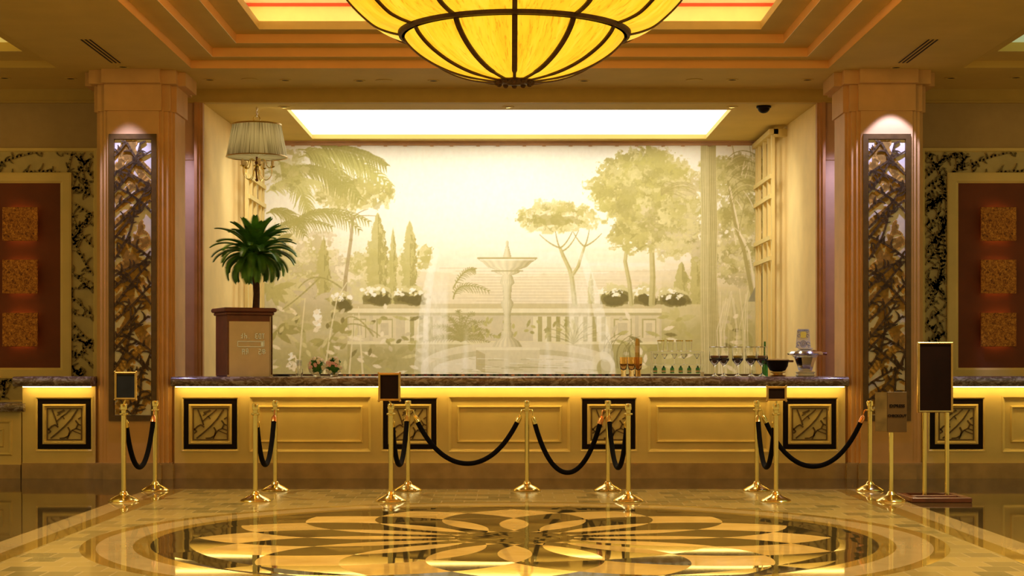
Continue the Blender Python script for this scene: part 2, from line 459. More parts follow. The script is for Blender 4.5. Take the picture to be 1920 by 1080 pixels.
mb = MB(); walls(mb, R4, 5.01, 5.10); R5 = rect(3.12, 18.6); ring(mb, R5, R4, 5.10); struct(mb.build('trim_2', M_cream))
mb = MB(); walls(mb, R5, 5.10, 5.385); struct(mb.build('wall_cove', M_yel))
mb = MB(); mb.box(R5[0], R5[1], R5[2], R5[3], 5.385, 5.45); struct(mb.build('ceiling_cove', M_pinkc))
mb = MB(); y = 18.6
for (x0, x1, y0, y1) in ((-3.12, 3.12, 18.575, 18.6), (-3.12, -3.095, R5[2], 18.6), (3.095, 3.12, R5[2], 18.6)): mb.box(x0, x1, y0, y1, 5.35, 5.384)
struct(mb.build('trim_3', M_coral))
mb = MB(); mb.box(-2.9, 2.9, 18.36, 18.40, 5.105, 5.125); mb.box(-2.95, -2.91, 7.3, 18.3, 5.105, 5.125); mb.box(2.91, 2.95, 7.3, 18.3, 5.105, 5.125)
tag(mb.build('cove_light_strip', M_cove), 'yellow light strip hidden on the ledge of the recessed ceiling', 'light strip')
# side trays
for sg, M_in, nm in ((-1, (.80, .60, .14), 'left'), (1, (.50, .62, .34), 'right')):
    x0, x1 = sorted((sg*SXI, sg*SXO)); o = (x0, x1, 6.5, 18.93)
    i = (x0+.22, x1-.22, 6.9, 18.35)
    mb = MB(); walls(mb, o, ZC, 4.80); ring(mb, o, i, 4.80); walls(mb, i, 4.80, 4.90)
    struct(mb.build('trim_4' if sg < 0 else 'trim_5', M_ceil))
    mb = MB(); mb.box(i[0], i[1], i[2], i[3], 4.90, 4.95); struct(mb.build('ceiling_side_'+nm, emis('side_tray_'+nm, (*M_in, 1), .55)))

# linear vents and ceiling fittings
def vent(X, lab):
    t = thing('ceiling_vent', lab, 'vent', (X, 17.93, ZC-.004))
    b = MB(); b.box(-.075, .075, -.69, .69, .002, .0035); b.build('backing', M_ceil, t)
    for k in range(3):
        b = MB(); xx = -.045+.045*k; b.box(xx-.009, xx+.009, -.67, .67, -.002, .002); b.build('slot', M_black, t)
vent(-4.43, 'slotted ceiling vent above the left pillar'); vent(4.42, 'slotted ceiling vent above the right pillar')
b = MB(); b.lathe([(.072, 0), (.075, -.006), (.05, -.008), (.046, -.002)], 24)
dl = thing('downlight', '', 'ceiling light', (0, 0, ZC-.0005)); b.build('trim_ring', M_ceil, dl, smooth=True)
b = MB(); b.lathe([(.0001, -.003), (.045, -.003)], 20); dl_lens = b.build('lens', M_black, dl)
DL = [(231, 125, 'over the front of the left pillar'), (1680, 126, 'over the front of the right pillar'), (9, 146, 'at the far left edge of the photo'),
      (133, 147, 'left of the left pillar'), (393, 149, 'just right of the left pillar capital'), (535, 150, 'above and right of the pleated pendant lamp'),
      (674, 151, 'second dark spot right of the pendant lamp'), (813, 151, 'below the left rim of the amber bowl light'), (1095, 151, 'below the right rim of the amber bowl light'),
      (1373, 149, 'second from the right pillar, above the skylight end'), (1514, 149, 'just left of the right pillar capital'),
      (1783, 146, 'right of the right pillar'), (1905, 145, 'at the far right edge of the photo')]
for i, (px, py, w) in enumerate(DL):
    Y = (ZC-CH)*F/(VY-py); lab = 'small round recessed downlight in the soffit, '+w
    if i == 0: dl.location = (PX(px, Y), Y, ZC-.0005); dl['label'] = lab; dl['group'] = 'recessed downlights'
    else: dup(dl, (PX(px, Y), Y, ZC-.0005), label=lab, group='recessed downlights')
for px, w in ((532, 'between the pendant lamp and the skylight'), (953, 'just above the middle of the skylight'), (1373, 'beside the black security dome')):
    dup(dl, (PX(px, 20.72), 20.72, 4.5495), label='small round downlight in the alcove ceiling, '+w, group='recessed downlights')
b = MB(); b.lathe([(.10, 0), (.105, -.006), (.09, -.008), (.0001, -.008)], 28)
sp = b.build('ceiling_speaker', M_ceil, smooth=True); 
for k, (px, py, w) in enumerate([(468, 149, 'above the pendant lamp'), (1302, 150, 'above the right end of the skylight'), (720, 151, 'left of the amber bowl light')]):
    Y = (ZC-CH)*F/(VY-py); o = sp if k == 0 else sp.copy()
    if k: COL.objects.link(o)
    o.location = (PX(px, Y), Y, ZC-.001); tag(o, 'flat round ceiling speaker cover '+w, 'speaker', 'ceiling speakers')

# ------------------------------------------------------------ beam, cornice, walls
YB = 20.40; ZB = 4.55
mb = MB(); mb.box(-10, 10, YB, YB+.10, ZB, ZC+.02); mb.box(-10, 10, YB-.02, YB, ZB, ZB+.018); struct(mb.build('trim_6', mat('beam_paint', (.56, .39, .10), .7, var=.05)))
# alcove
AX0, AX1 = 3.79, 3.70; YW = 24.0
mb = MB(); mb.box(-4.2, 4.2, YW, YW+.1, 0, 4.7); struct(mb.build('wall_back', M_alc))
SKX0, SKX1 = PX(538, 20.98), PX(1371, 20.98); SKY0, SKY1 = 20.98, 23.68
mb = MB(); z0, z1 = ZB, ZB+.06
mb.box(-4.2, 4.2, YB+.1, SKY0, z0, z1); mb.box(-4.2, 4.2, SKY1, YW, z0, z1); mb.box(-4.2, SKX0, SKY0, SKY1, z0, z1); mb.box(SKX1, 4.2, SKY0, SKY1, z0, z1)
struct(mb.build('ceiling_alcove', M_ceil))
mb = MB(); mb.box(SKX0, SKX1, SKY0, SKY1, ZB+.062, ZB+.10)
tag(mb.build('luminous_ceiling_panel', M_sky), 'long bright white luminous ceiling panel above the mural', 'ceiling light')
for sg, nm in ((-1, 'left'), (1, 'right')):
    mb = MB(); poly = [(sg*AX0, YB+.1), (sg*AX1, YW), (sg*(AX1+.3), YW), (sg*(AX0+.3), YB+.1)]
    if sg > 0: poly = poly[::-1]
    mb.prism(poly, 0, ZB); struct(mb.build('wall_alcove_'+nm, M_alc))
    a, c = sorted((sg*3.88, sg*10)); mb = MB(); mb.box(a, c, YB+.05, YB+.15, 0, ZB)
    struct(mb.build('wall_'+nm, M_wall))
    # narrow stone bay beside the pillar and the stepped pilaster at the alcove edge
    a, c = sorted((sg*3.885, sg*4.5)); mb = MB(); mb.box(a, c, YB+.02, YB+.05, 0, ZB)
    for z in (3.85, 4.25): mb.box(a, c, YB+.017, YB+.021, z, z+.004)
    struct(mb.build('wall_bay_'+nm, M_bay))
    mb = MB()
    for k, (u0, u1, dy) in enumerate(((3.79, 3.815, 0), (3.815, 3.85, -.03), (3.85, 3.885, -.055))):
        a, c = sorted((sg*u0, sg*u1)); mb.box(a, c, YB+dy, YB+.1, 0, ZB)
    struct(mb.build('trim_7' if sg < 0 else 'trim_8', M_pilb))
# rail over the mural and dark dado under it
mb = MB(); mb.box(-3.70, 3.70, YW-.10, YW, 4.53, ZB); mb.box(-3.70, 3.70, YW-.06, YW, 4.49, 4.53)
for k in range(22):
    x = -3.55+k*.335+(.05 if k % 2 else 0); mb.box(x, x+.05, YW-.075, YW-.06, 4.475, 4.49)
struct(mb.build('trim_9', M_pilb))
mb = MB(); mb.box(-3.70, 3.70, YW-.05, YW, 0, 1.17); struct(mb.build('trim_10', M_dkwood))

# ------------------------------------------------------------ mural (flat painted wall covering)
def mural():
    X0, Y0, WW, HH = 474, 262, 966, 452
    rng = np.random.default_rng(5)
    yy, xx = np.mgrid[0:HH, 0:WW].astype(np.float64); xx += X0; yy += Y0
    def vnoise(sx, sy, seed):
        r = np.random.default_rng(seed); gx, gy = int(WW/sx)+3, int(HH/sy)+3
        g = r.random((gy, gx)); u = (xx-X0)/sx; v = (yy-Y0)/sy
        i = u.astype(int); j = v.astype(int); fu = u-i; fv = v-j
        fu = fu*fu*(3-2*fu); fv = fv*fv*(3-2*fv)
        return (g[j, i]*(1-fu)*(1-fv)+g[j, i+1]*fu*(1-fv)+g[j+1, i]*(1-fu)*fv+g[j+1, i+1]*fu*fv)
    def fbm(s, seed, asp=1., o=4):
        t = 0; a = 1; n = 0
        for k in range(o): t = t+a*vnoise(s*asp/2**k, s/2**k, seed+k); n += a; a *= .55
        return t/n
    N1 = fbm(40, 11); N2 = fbm(14, 21); N3 = fbm(6, 31, 1, 3); NH = fbm(9, 41, 9); NV = fbm(10, 51, .35)
    def c3(r, g, b): return np.array([r, g, b], float)
    WH = c3(255, 252, 238); CR = c3(247, 236, 205); LT = c3(222, 213, 155); MD = c3(197, 188, 116); OL = c3(174, 164, 96); DK = c3(142, 131, 72); DD = c3(112, 101, 52); SN = c3(214, 202, 162); BR = c3(178, 160, 112)
    img = np.empty((HH, WW, 3)); 
    # sky
    t = np.clip((yy-380)/190, 0, 1)[..., None]
    img[:] = WH*(1-t)+c3(238, 226, 190)*t
    s = np.clip((NH-.5)*2.2, -1, 1)[..., None]; img += s*np.array([-5, -9, -22])*(.3+t)
    g = np.exp(-(((xx-900)/330)**2+((yy-400)/110)**2))[..., None]; img = img*(1-.6*g)+WH*.6*g
    def blend(m, col, a=1.):
        m = (np.clip(m, 0, 1)*a)[..., None]; img[:] = img*(1-m)+np.asarray(col)*m
    def blob(cx, cy, rx, ry, col, a=1., e=.55, nz=None, soft=9.):
        nz = N2 if nz is None else nz
        d = np.sqrt(((xx-cx)/rx)**2+((yy-cy)/ry)**2)
        m = np.clip((1+e*(nz-.5)*2-d)*soft, 0, 1); blend(m, col, a)
    def foliage(cx, cy, rx, ry, cols, n, sz, a=.85, seed=0, shape=True):
        r = np.random.default_rng(seed)
        for k in range(n):
            th = r.random()*2*PI; q = math.sqrt(r.random())*.95
            x, y = cx+rx*q*math.cos(th), cy+ry*q*math.sin(th)
            s2 = sz*(.5+r.random()); c = cols[int(r.random()*len(cols))]
            win(x-3*s2, x+3*s2, y-3*s2, y+3*s2, lambda X, Y, SL: np.clip((1+1.3*(N3[SL]-.5)*2-np.sqrt(((X-x)/(s2*1.3))**2+((Y-y)/s2)**2))*4, 0, 1), c, a)
    def win(x0, x1, y0, y1, fn, col, a=1.):
        i0, i1 = int(max(0, x0-X0)), int(min(WW, x1-X0+1)); j0, j1 = int(max(0, y0-Y0)), int(min(HH, y1-Y0+1))
        if i1 <= i0 or j1 <= j0: return
        SL = (slice(j0, j1), slice(i0, i1))
        m = (fn(xx[SL], yy[SL], SL)*a)[..., None]; img[SL] = img[SL]*(1-m)+np.asarray(col)*m
    def seg(x0, y0, x1, y1, w0, w1, col, a=1.):
        w = max(w0, w1)+1.5
        def fn(X, Y, SL):
            dx, dy = x1-x0, y1-y0; L = dx*dx+dy*dy+1e-9
            t = np.clip(((X-x0)*dx+(Y-y0)*dy)/L, 0, 1)
            d = np.sqrt((X-x0-t*dx)**2+(Y-y0-t*dy)**2)
            return np.clip((w0+(w1-w0)*t)-d+.5, 0, 1)
        win(min(x0, x1)-w, max(x0, x1)+w, min(y0, y1)-w, max(y0, y1)+w, fn, col, a)
    def path(P, w0, w1, col, a=1.):
        n = len(P)-1
        for i in range(n): seg(*P[i], *P[i+1], w0+(w1-w0)*i/n, w0+(w1-w0)*(i+1)/n, col, a)
    def bez(a, b, c, n=12): return [((1-t)**2*a[0]+2*t*(1-t)*b[0]+t*t*c[0], (1-t)**2*a[1]+2*t*(1-t)*b[1]+t*t*c[1]) for t in [i/n for i in range(n+1)]]
    def frond(a, b, c, L, col, w=1.3, n=26, droop=.9, a2=.9, seed=0):
        r = np.random.default_rng(seed+int(a[0])+int(c[1])); P = bez(a, b, c, n); path(P, 1.4, .6, col, a2)
        for i in range(2, n+1):
            x, y = P[i]; px, py = P[i-1]; ang = math.atan2(y-py, x-px); l = L*(math.sin(PI*(.12+.8*i/n))**.7)
            for sg in (-1, 1):
                th = ang+sg*(.75+.2*r.random()); ex = x+math.cos(th)*l*(.8+.4*r.random()); ey = y+math.sin(th)*l*.8+droop*l*.55
                path(bez((x, y), (x+math.cos(th)*l*.6, y+math.sin(th)*l*.5), (ex, ey), 4), w, .35, col, a2)
    def poly(pts, col, a=1., e=0.):
        X = xx+e*(N3-.5)*12; Y = yy+e*(N2-.5)*12; ins = np.zeros(xx.shape, bool); n = len(pts)
        for i in range(n):
            x0, y0 = pts[i]; x1, y1 = pts[(i+1) % n]
            if y0 == y1: continue
            cnd = (y0 > Y) != (y1 > Y); ins ^= cnd & (X < (x1-x0)*(Y-y0)/(y1-y0)+x0)
        blend(ins.astype(float), col, a)
    def rectf(x0, y0, x1, y1, col, a=1.): win(x0, x1, y0, y1, lambda X, Y, SL: np.ones(X.shape), col, a)
    # distance haze / hills
    poly([(474, 540), (600, 520), (800, 512), (960, 520), (1240, 505), (1440, 500), (1440, 600), (474, 600)], c3(232, 218, 180), .55, 1)
    for k in range(26): y = 500+k*2.8; path([(820+rng.random()*80, y), (960+rng.random()*100, y+rng.random()*2-1), (1100+rng.random()*140, y)], .9, .6, c3(214, 197, 150) if k % 2 else CR, .45)
    # left tree masses
    blob(560, 520, 120, 60, LT, .8); blob(600, 560, 170, 45, SN, .8); blob(700, 520, 70, 50, LT, .75)
    foliage(560, 500, 80, 70, [LT, SN, MD, CR], 70, 13, .6, 1)
    foliage(700, 505, 70, 30, [LT, MD, SN, CR], 60, 9, .7, 2); foliage(790, 480, 20, 20, [LT, MD], 22, 6, .8, 3)
    # cypresses
    for cx, top, bot, w in ((607, 440, 570, 12), (708, 398, 575, 20), (737, 425, 575, 8), (768, 412, 575, 15), (1108, 510, 570, 6), (1306, 432, 570, 12), (1278, 490, 570, 14)):
        def fn(X, Y, SL, cx=cx, top=top, bot=bot, w=w):
            t = np.clip((Y-top)/(bot-top), 0, 1); ww = w*np.minimum(1, t*2.6)**.7*(1+.5*(N3[SL]-.5)*2)
            return np.clip((ww-np.abs(X-cx))*.6, 0, 1)*(t > 0)
        win(cx-2*w, cx+2*w, top, bot, fn, MD, .85)
        def fn2(X, Y, SL, fn=fn, cx=cx): return fn(X, Y, SL)*(X > cx)*(NV[SL] > .5)
        win(cx-2*w, cx+2*w, top, bot, fn2, OL, .8)
    # left umbrella pine
    path([(662, 405), (658, 450), (648, 520), (645, 570)], 2.5, 4, BR, .8)
    for ex, ey in ((630, 395), (690, 392), (645, 388), (705, 405), (612, 400)): path(bez((661, 420), (660, 400), (ex, ey), 6), 1.4, .7, BR, .8)
    blob(665, 368, 74, 26, LT, .8, .7); foliage(665, 362, 68, 22, [MD, LT, MD, OL], 110, 9, .6, 4)
    # palm fronds top left
    G = c3(198, 193, 116); G2 = c3(178, 171, 98)
    for a, b, c, L in (((560, 295), (640, 268), (728, 345), 34), ((570, 285), (620, 300), (672, 372), 30), ((540, 320), (600, 300), (640, 360), 30),
                       ((520, 300), (560, 330), (580, 400), 30), ((500, 360), (540, 330), (600, 345), 26), ((560, 280), (640, 285), (700, 330), 30), ((590, 272), (660, 275), (722, 310), 30)):
        frond(a, b, c, L, [G, G2, c3(216, 211, 142)][int(rng.random()*3)], 2.5, 22, .9, .9, 1)
    blob(530, 318, 40, 30, G, .4, .8)
    foliage(530, 320, 45, 40, [G, LT, G2], 40, 6, .5, 6)
    for a, b, c, L in (((540, 430), (600, 365), (672, 430), 24), ((545, 420), (610, 375), (690, 415), 22), ((500, 400), (540, 380), (570, 440), 24), ((505, 440), (540, 400), (620, 425), 22)):
        frond(a, b, c, L, G2, 1.7, 24, .9, .85, 2)
    # left fan palms, leaves
    for cx, cy, R, n in ((555, 555, 45, 11), (530, 500, 40, 10), (560, 610, 34, 9), (610, 640, 34, 8), (700, 660, 30, 8), (770, 640, 26, 7), (640, 610, 30, 8), (520, 450, 34, 9), (590, 560, 46, 10), (520, 620, 40, 9), (570, 660, 44, 9), (690, 620, 34, 8), (740, 665, 34, 8), (510, 540, 44, 10), (1380, 600, 44, 9), (1410, 650, 40, 9), (1370, 660, 34, 8), (1270, 600, 40, 8), (1240, 650, 30, 7)):
        col = [LT, SN, MD, OL][int(rng.random()*4)]
        for k in range(n):
            th = rng.random()*2*PI; l = R*(.6+.5*rng.random()); ex, ey = cx+math.cos(th)*l, cy+math.sin(th)*l*.8
            mx, my = (cx+ex)/2-math.sin(th)*l*.12, (cy+ey)/2+math.cos(th)*l*.12
            path([(cx, cy), (mx, my), (ex, ey)], .8, .4, DK, .5)
            for q in range(5):
                f0 = q/5; f1 = (q+1)/5; w0 = 5.5*math.sin(PI*f0)+.4; w1 = 5.5*math.sin(PI*f1)+.4
                seg(cx+(ex-cx)*f0, cy+(ey-cy)*f0, cx+(ex-cx)*f1, cy+(ey-cy)*f1, w0, w1, col, .8)
    # undergrowth tone behind
    def under(x0, x1, y0, col, a): 
        m = np.clip((yy-y0+30*(N1-.5))/30, 0, 1)*((xx > x0) & (xx < x1)); blend(m, col, a)
    under(474, 660, 560, OL, .45); under(474, 830, 640, OL, .5); under(1140, 1440, 590, OL, .6); under(1240, 1440, 520, MD, .45)
    # balustrade
    rectf(652, 570, 1240, 642, SN, .85); rectf(652, 570, 1240, 578, c3(214, 200, 150)); rectf(652, 579, 1240, 586, c3(240, 230, 190)); rectf(652, 587, 1240, 591, c3(196, 184, 130)); rectf(652, 640, 1240, 645, c3(236, 226, 180)); rectf(652, 646, 1240, 700, OL, .5)
    for x in list(range(760, 800, 17))+list(range(1000, 1150, 17)):
        rectf(x, 594, x+9, 640, c3(238, 228, 188), .9); rectf(x+9, 594, x+17, 640, OL, .7)
    for x0, x1 in ((655, 692), (700, 742), (1145, 1190), (1198, 1236)):
        rectf(x0, 592, x1, 640, c3(226, 214, 172)); rectf(x0+6, 598, x1-6, 633, OL, .6); rectf(x0+9, 601, x1-8, 633, c3(232, 220, 180)); rectf(x0+14, 606, x1-14, 628, SN)
    # flower bushes on the balustrade
    for cx, cy, rx in ((705, 556, 30), (768, 557, 34), (640, 566, 22), (1150, 556, 30), (1210, 556, 26), (1262, 560, 34)):
        blob(cx, cy-4, rx, 20, LT, .9, .5); blob(cx+3, cy+3, rx*.95, 15, DK, .95, .4); rectf(cx-rx*.8, cy+4, cx+rx*.9, 570, DK, .8); blob(cx+5, cy+5, rx*.7, 10, DD, .7, .6)
        foliage(cx-4, cy-9, rx*.9, 8, [WH, c3(250, 245, 220), LT], 30, 2.8, .95, int(cx))
    # right trees
    T1 = c3(206, 196, 136); T2 = c3(180, 168, 104)
    for P, w in (([(1078, 570), (1072, 520), (1068, 505), (1056, 480), (1050, 465)], 5), ([(1074, 515), (1084, 500), (1090, 480), (1096, 462)], 3.5),
                 ([(1184, 570), (1180, 530), (1172, 490), (1176, 455), (1190, 425)], 4.5), ([(1222, 570), (1224, 520), (1222, 470), (1214, 440), (1210, 415)], 6)):
        path(P, w, w*.55, T1, .95); path([(x+w*.5, y) for x, y in P], w*.35, .6, T2, .8)
    for a, c in (((1050, 465), (1012, 440)), ((1050, 465), (1040, 425)), ((1050, 465), (1075, 430)), ((1056, 470), (1085, 432)), ((1096, 462), (1075, 435)), ((1096, 462), (1105, 430)), ((1096, 462), (1128, 438)), ((1190, 425), (1215, 412)), ((1212, 430), (1240, 440)), ((1190, 425), (1178, 400))):
        path(bez(a, ((a[0]+c[0])/2, a[1]-6), c, 6), 1.6, .7, T2, .85)
    blob(1045, 408, 76, 30, LT, .95, .5); blob(1050, 405, 66, 20, MD, .85, .6); foliage(1045, 405, 72, 26, [MD, LT, OL, CR], 130, 7, .6, 8); blob(1040, 412, 42, 10, OL, .7, .8)
    blob(1215, 360, 105, 78, LT, .95, .5); blob(1200, 345, 84, 60, MD, .9, .6); blob(1200, 420, 60, 40, MD, .85, .7); blob(1265, 440, 50, 44, LT, .9, .7)
    foliage(1205, 350, 96, 68, [MD, LT, OL, MD, c3(200, 192, 112)], 330, 9, .6, 9); foliage(1250, 430, 70, 50, [MD, LT, SN, OL], 160, 8, .6, 10); foliage(1180, 440, 36, 30, [MD, OL], 60, 7, .7, 11)
    blob(1175, 380, 22, 40, OL, .55, .9); blob(1240, 405, 26, 40, OL, .5, .9)
    foliage(1300, 400, 60, 80, [LT, SN, MD], 120, 9, .55, 12)
    for k in range(16): x, y = 1235+rng.random()*40, 340+rng.random()*30; path(bez((1240, 365), (x, y-12), (x+30, y+4), 6), 1, .5, T2, .6)
    # far right tree and foliage
    blob(1390, 325, 70, 34, MD, .85, .6); foliage(1390, 330, 64, 36, [MD, OL, LT], 130, 9, .6, 13); blob(1395, 400, 58, 30, MD, .8, .7); foliage(1400, 400, 50, 34, [MD, OL, LT], 90, 8, .6, 14)
    blob(1400, 480, 60, 40, LT, .7, .7); foliage(1395, 480, 55, 60, [LT, SN, MD, OL], 150, 8, .6, 15)
    path([(1365, 340), (1378, 420), (1395, 470), (1412, 560)], 2, 4, T2, .9); path([(1368, 350), (1388, 440), (1404, 470), (1424, 590)], 1.4, 2, CR, .8)
    for k in range(28):
        x, y = 1372+rng.random()*55, 300+rng.random()*190; l = 20+rng.random()*30; th = -.4-rng.random()*2.3
        path(bez((x, y), (x+math.cos(th)*l*.5, y+math.sin(th)*l*.6-4), (x+math.cos(th)*l, y+math.sin(th)*l), 6), 1.0, .4, T2 if k % 3 else CR, .8)
    for k in range(9): path(bez((1430, 300+k*9), (1390, 265+k*8), (1362, 300+k*12), 10), 1.1, .6, LT if k % 2 else OL, .8)
    # big trunk
    P = [(1328, 262), (1328, 340), (1330, 420), (1328, 500), (1330, 600), (1332, 714)]
    path(P, 14, 17, c3(212, 202, 146), 1); path([(x+8, y) for x, y in P], 6, 9, c3(186, 174, 112), .8)
    for k in range(16):
        o = -12+k*1.7; path([(x+o+rng.random()*1.5, y) for x, y in P], .6, .7, c3(232, 222, 170) if k % 2 else c3(170, 156, 98), .6)
    # grey cone at right edge
    poly([(1434, 500), (1402, 566), (1434, 566)], c3(158, 152, 118), .9)
    # lower right leaves, grasses
    for k in range(60):
        x, y = 1150+rng.random()*285, 590+rng.random()*110; l = 10+rng.random()*22; th = rng.random()*2*PI; c = [LT, SN, MD, CR, DK][int(rng.random()*5)]
        if 1300 < x < 1345: continue
        for q in range(4): f0 = q/4; f1 = (q+1)/4; seg(x+math.cos(th)*l*f0, y+math.sin(th)*l*f0*.7, x+math.cos(th)*l*f1, y+math.sin(th)*l*f1*.7, 3.4*math.sin(PI*f0)+.4, 3.4*math.sin(PI*f1)+.4, c, .7)
    for k in range(26): x = 1345+rng.random()*60; path([(x, 700), (x+rng.random()*10-5, 620), (x+rng.random()*30-10, 540+rng.random()*30)], 1.2, .8, CR if k % 2 else LT, .6)
    # lower left plants and stems
    for k in range(90):
        x, y = 495+rng.random()*300, 580+rng.random()*125; l = 10+rng.random()*24; th = rng.random()*2*PI; c = [LT, SN, MD, CR, OL, DK][int(rng.random()*6)]
        for q in range(4): f0 = q/4; f1 = (q+1)/4; seg(x+math.cos(th)*l*f0, y+math.sin(th)*l*f0*.7, x+math.cos(th)*l*f1, y+math.sin(th)*l*f1*.7, 3.2*math.sin(PI*f0)+.4, 3.2*math.sin(PI*f1)+.4, c, .6)
    for P in ([(608, 700), (620, 620), (632, 560), (650, 530)], [(655, 700), (660, 640), (662, 590)], [(680, 700), (676, 640), (672, 575)], [(560, 700), (566, 620), (572, 560)]): path(P, 1.8, 1, c3(238, 228, 186), .8)
    for a, b, c in (((618, 640), (650, 580), (712, 630)), ((700, 630), (670, 585), (650, 596)), ((600, 520), (560, 560), (530, 580)), ((640, 540), (590, 500), (560, 540))): path(bez(a, b, c), 1.6, 1, OL, .7)
    foliage(596, 600, 8, 22, [WH, CR], 24, 3, .9, 21); foliage(548, 680, 8, 16, [WH, CR], 20, 3, .9, 22)
    # palmetto before the fountain
    for k in range(20):
        th = -PI*(.06+.88*k/19); l = 52+14*math.sin(k*2.1); frond((864, 640), (864+math.cos(th)*l*.5, 640+math.sin(th)*l*1.0), (864+math.cos(th)*l*1.1, 640+math.sin(th)*l*1.1+14), 9, c3(176, 166, 102), .8, 12, .4, .8, k)
    frond((850, 560), (856, 520), (915, 545), 16, OL, 1, 16, .7, .8, 3); frond((850, 540), (870, 500), (890, 505), 14, OL, 1, 14, .7, .8, 4)
    for k in range(16):
        th = -PI*(.1+.8*k/15); path(bez((1075, 645), (1075+math.cos(th)*22, 645+math.sin(th)*40), (1075+math.cos(th)*52, 645+math.sin(th)*46), 6), 1.1, .5, OL if k % 2 else LT, .8)
    for k in range(18): x = 1130+rng.random()*70; path(bez((x, 690), (x-10, 640), (x-30+rng.random()*60, 625+rng.random()*20), 8), .9, .5, DK, .6)
    for k in range(40):
        x, y = 880+rng.random()*200, 605+rng.random()*32; l = 8+rng.random()*10; th = -rng.random()*PI
        for q in range(3): f0 = q/3; f1 = (q+1)/3; seg(x+math.cos(th)*l*f0, y+math.sin(th)*l*f0, x+math.cos(th)*l*f1, y+math.sin(th)*l*f1, 2.6*math.sin(PI*f0)+.4, 2.6*math.sin(PI*f1)+.4, OL if k % 2 else MD, .7)
    # basin
    def ell(cx, cy, rx, ry, col, a=1., ymin=-1e9): win(cx-rx, cx+rx, max(cy-ry, ymin), cy+ry, lambda X, Y, SL: np.clip((1-np.sqrt(((X-cx)/rx)**2+((Y-cy)/ry)**2))*rx*.5, 0, 1), col, a)
    ell(972, 684, 182, 44, c3(232, 222, 184)); rectf(790, 684, 1153, 714, c3(228, 218, 178))
    ell(972, 690, 172, 36, c3(214, 204, 158)); ell(975, 694, 164, 30, c3(238, 230, 200))
    ell(1130, 684, 22, 26, c3(240, 232, 196), .9); ell(1132, 690, 14, 18, OL, .7)
    poly([(893, 654), (1010, 654), (1012, 662), (1008, 700), (910, 700), (893, 690)], c3(226, 216, 176)); poly([(893, 656), (910, 664), (910, 700), (893, 692)], c3(204, 192, 142)); rectf(893, 652, 1012, 656, c3(240, 232, 196))
    for k in range(60):
        x, y = 800+rng.random()*330, 672+rng.random()*32; path([(x, y), (x+10+rng.random()*30, y+rng.random()*2)], .9, .5, [OL, WH, MD][k % 3], .5)
    # fountain stem and bowl (lathe silhouette with shading)
    prof = [(452, 2), (462, 3), (470, 5), (483, 8), (484, 55), (487, 54), (492, 46), (500, 38), (506, 22), (507, 25), (512, 22), (516, 9), (524, 12), (530, 14), (536, 9), (560, 7), (566, 11), (572, 12), (578, 9), (590, 6), (620, 8), (625, 12), (632, 10), (640, 22), (650, 28)]
    ys = [p[0] for p in prof]; ws = [p[1] for p in prof]
    wv = np.interp(yy, ys, ws, left=0, right=0); u = (xx-951)/np.maximum(wv, .01)
    m = (np.abs(u) < 1)*(yy > 450)*(yy < 651)
    sh = .5+.5*np.cos((u+.35)*1.7); flu = .5+.5*np.cos(np.arcsin(np.clip(u, -1, 1))*18)
    colf = c3(180, 168, 112)[None, None]*(1-sh[..., None])+c3(242, 233, 196)[None, None]*sh[..., None]-(flu*16)[..., None]
    mm = m.astype(float)[..., None]*.93; img[:] = img*(1-mm)+colf*mm
    seg(896, 484, 1006, 484, 1.6, 1.6, c3(190, 178, 122)); seg(900, 487, 1002, 487, .8, .8, WH, .8); seg(922, 508, 980, 508, 1, 1, c3(186, 174, 118))
    # falling water veils
    for x0, x1, t in ((800, 842, 500), (1062, 1104, 500), (870, 880, 600), (1020, 1030, 600), (945, 957, 640)):
        f = np.clip((yy-t)/60, 0, 1)*np.clip((x1+14*(yy-t)/200*(1 if x0 > 950 else 0)-xx)/6, 0, 1)*np.clip((xx-(x0-14*(yy-t)/200*(1 if x0 < 950 else 0)))/6, 0, 1)
        blend(f*(.35+.5*NV), WH, .75)
    for xa, xb in ((818, 790), (1086, 1142)):
        path(bez((xa, 470), ((xa+xb)/2+(12 if xb > xa else -12), 560), (xb, 700), 16), 6, 14, WH, .28)
    # overall brush texture
    img[:] += ((N3-.5)*10+(NH-.5)*8+(NV-.5)*7)[..., None]
    a = np.clip(img/255., 0, 1); lin = np.where(a <= .04045, a/12.92, ((a+.055)/1.055)**2.4)
    # mesh grid in wall coordinates
    Yw = YW-.03
    wx = (xx-VX)*Yw/F; wz = CH-(yy-VY)*Yw/F; wz = np.clip(wz, 1.18, 4.49)
    wx = np.clip(wx, -3.69, 3.69)
    co = np.stack([wx, np.full_like(wx, Yw), wz], -1).reshape(-1, 3)
    idx = np.arange(HH*WW).reshape(HH, WW)
    q = np.stack([idx[1:, :-1], idx[1:, 1:], idx[:-1, 1:], idx[:-1, :-1]], -1).reshape(-1, 4)
    me = bpy.data.meshes.new('mural'); nv = len(co); nf = len(q)
    me.vertices.add(nv); me.vertices.foreach_set('co', co.astype(np.float32).ravel())
    me.loops.add(nf*4); me.loops.foreach_set('vertex_index', q.astype(np.int32).ravel())
    me.polygons.add(nf); me.polygons.foreach_set('loop_start', np.arange(0, nf*4, 4, dtype=np.int32)); me.polygons.foreach_set('loop_total', np.full(nf, 4, np.int32))
    me.update(calc_edges=True)
    ca = me.color_attributes.new('paint', 'FLOAT_COLOR', 'POINT')
    ca.data.foreach_set('color', np.concatenate([lin.reshape(-1, 3), np.ones((nv, 1))], 1).astype(np.float32).ravel())
    m = bpy.data.materials.new('painted_canvas'); t = NT(m); at = t.node('ShaderNodeVertexColor', layer_name='paint')
    t.l.new(at.outputs[0], t.b.inputs['Base Color']); t.b.inputs['Roughness'].default_value = .85
    me.materials.append(m)
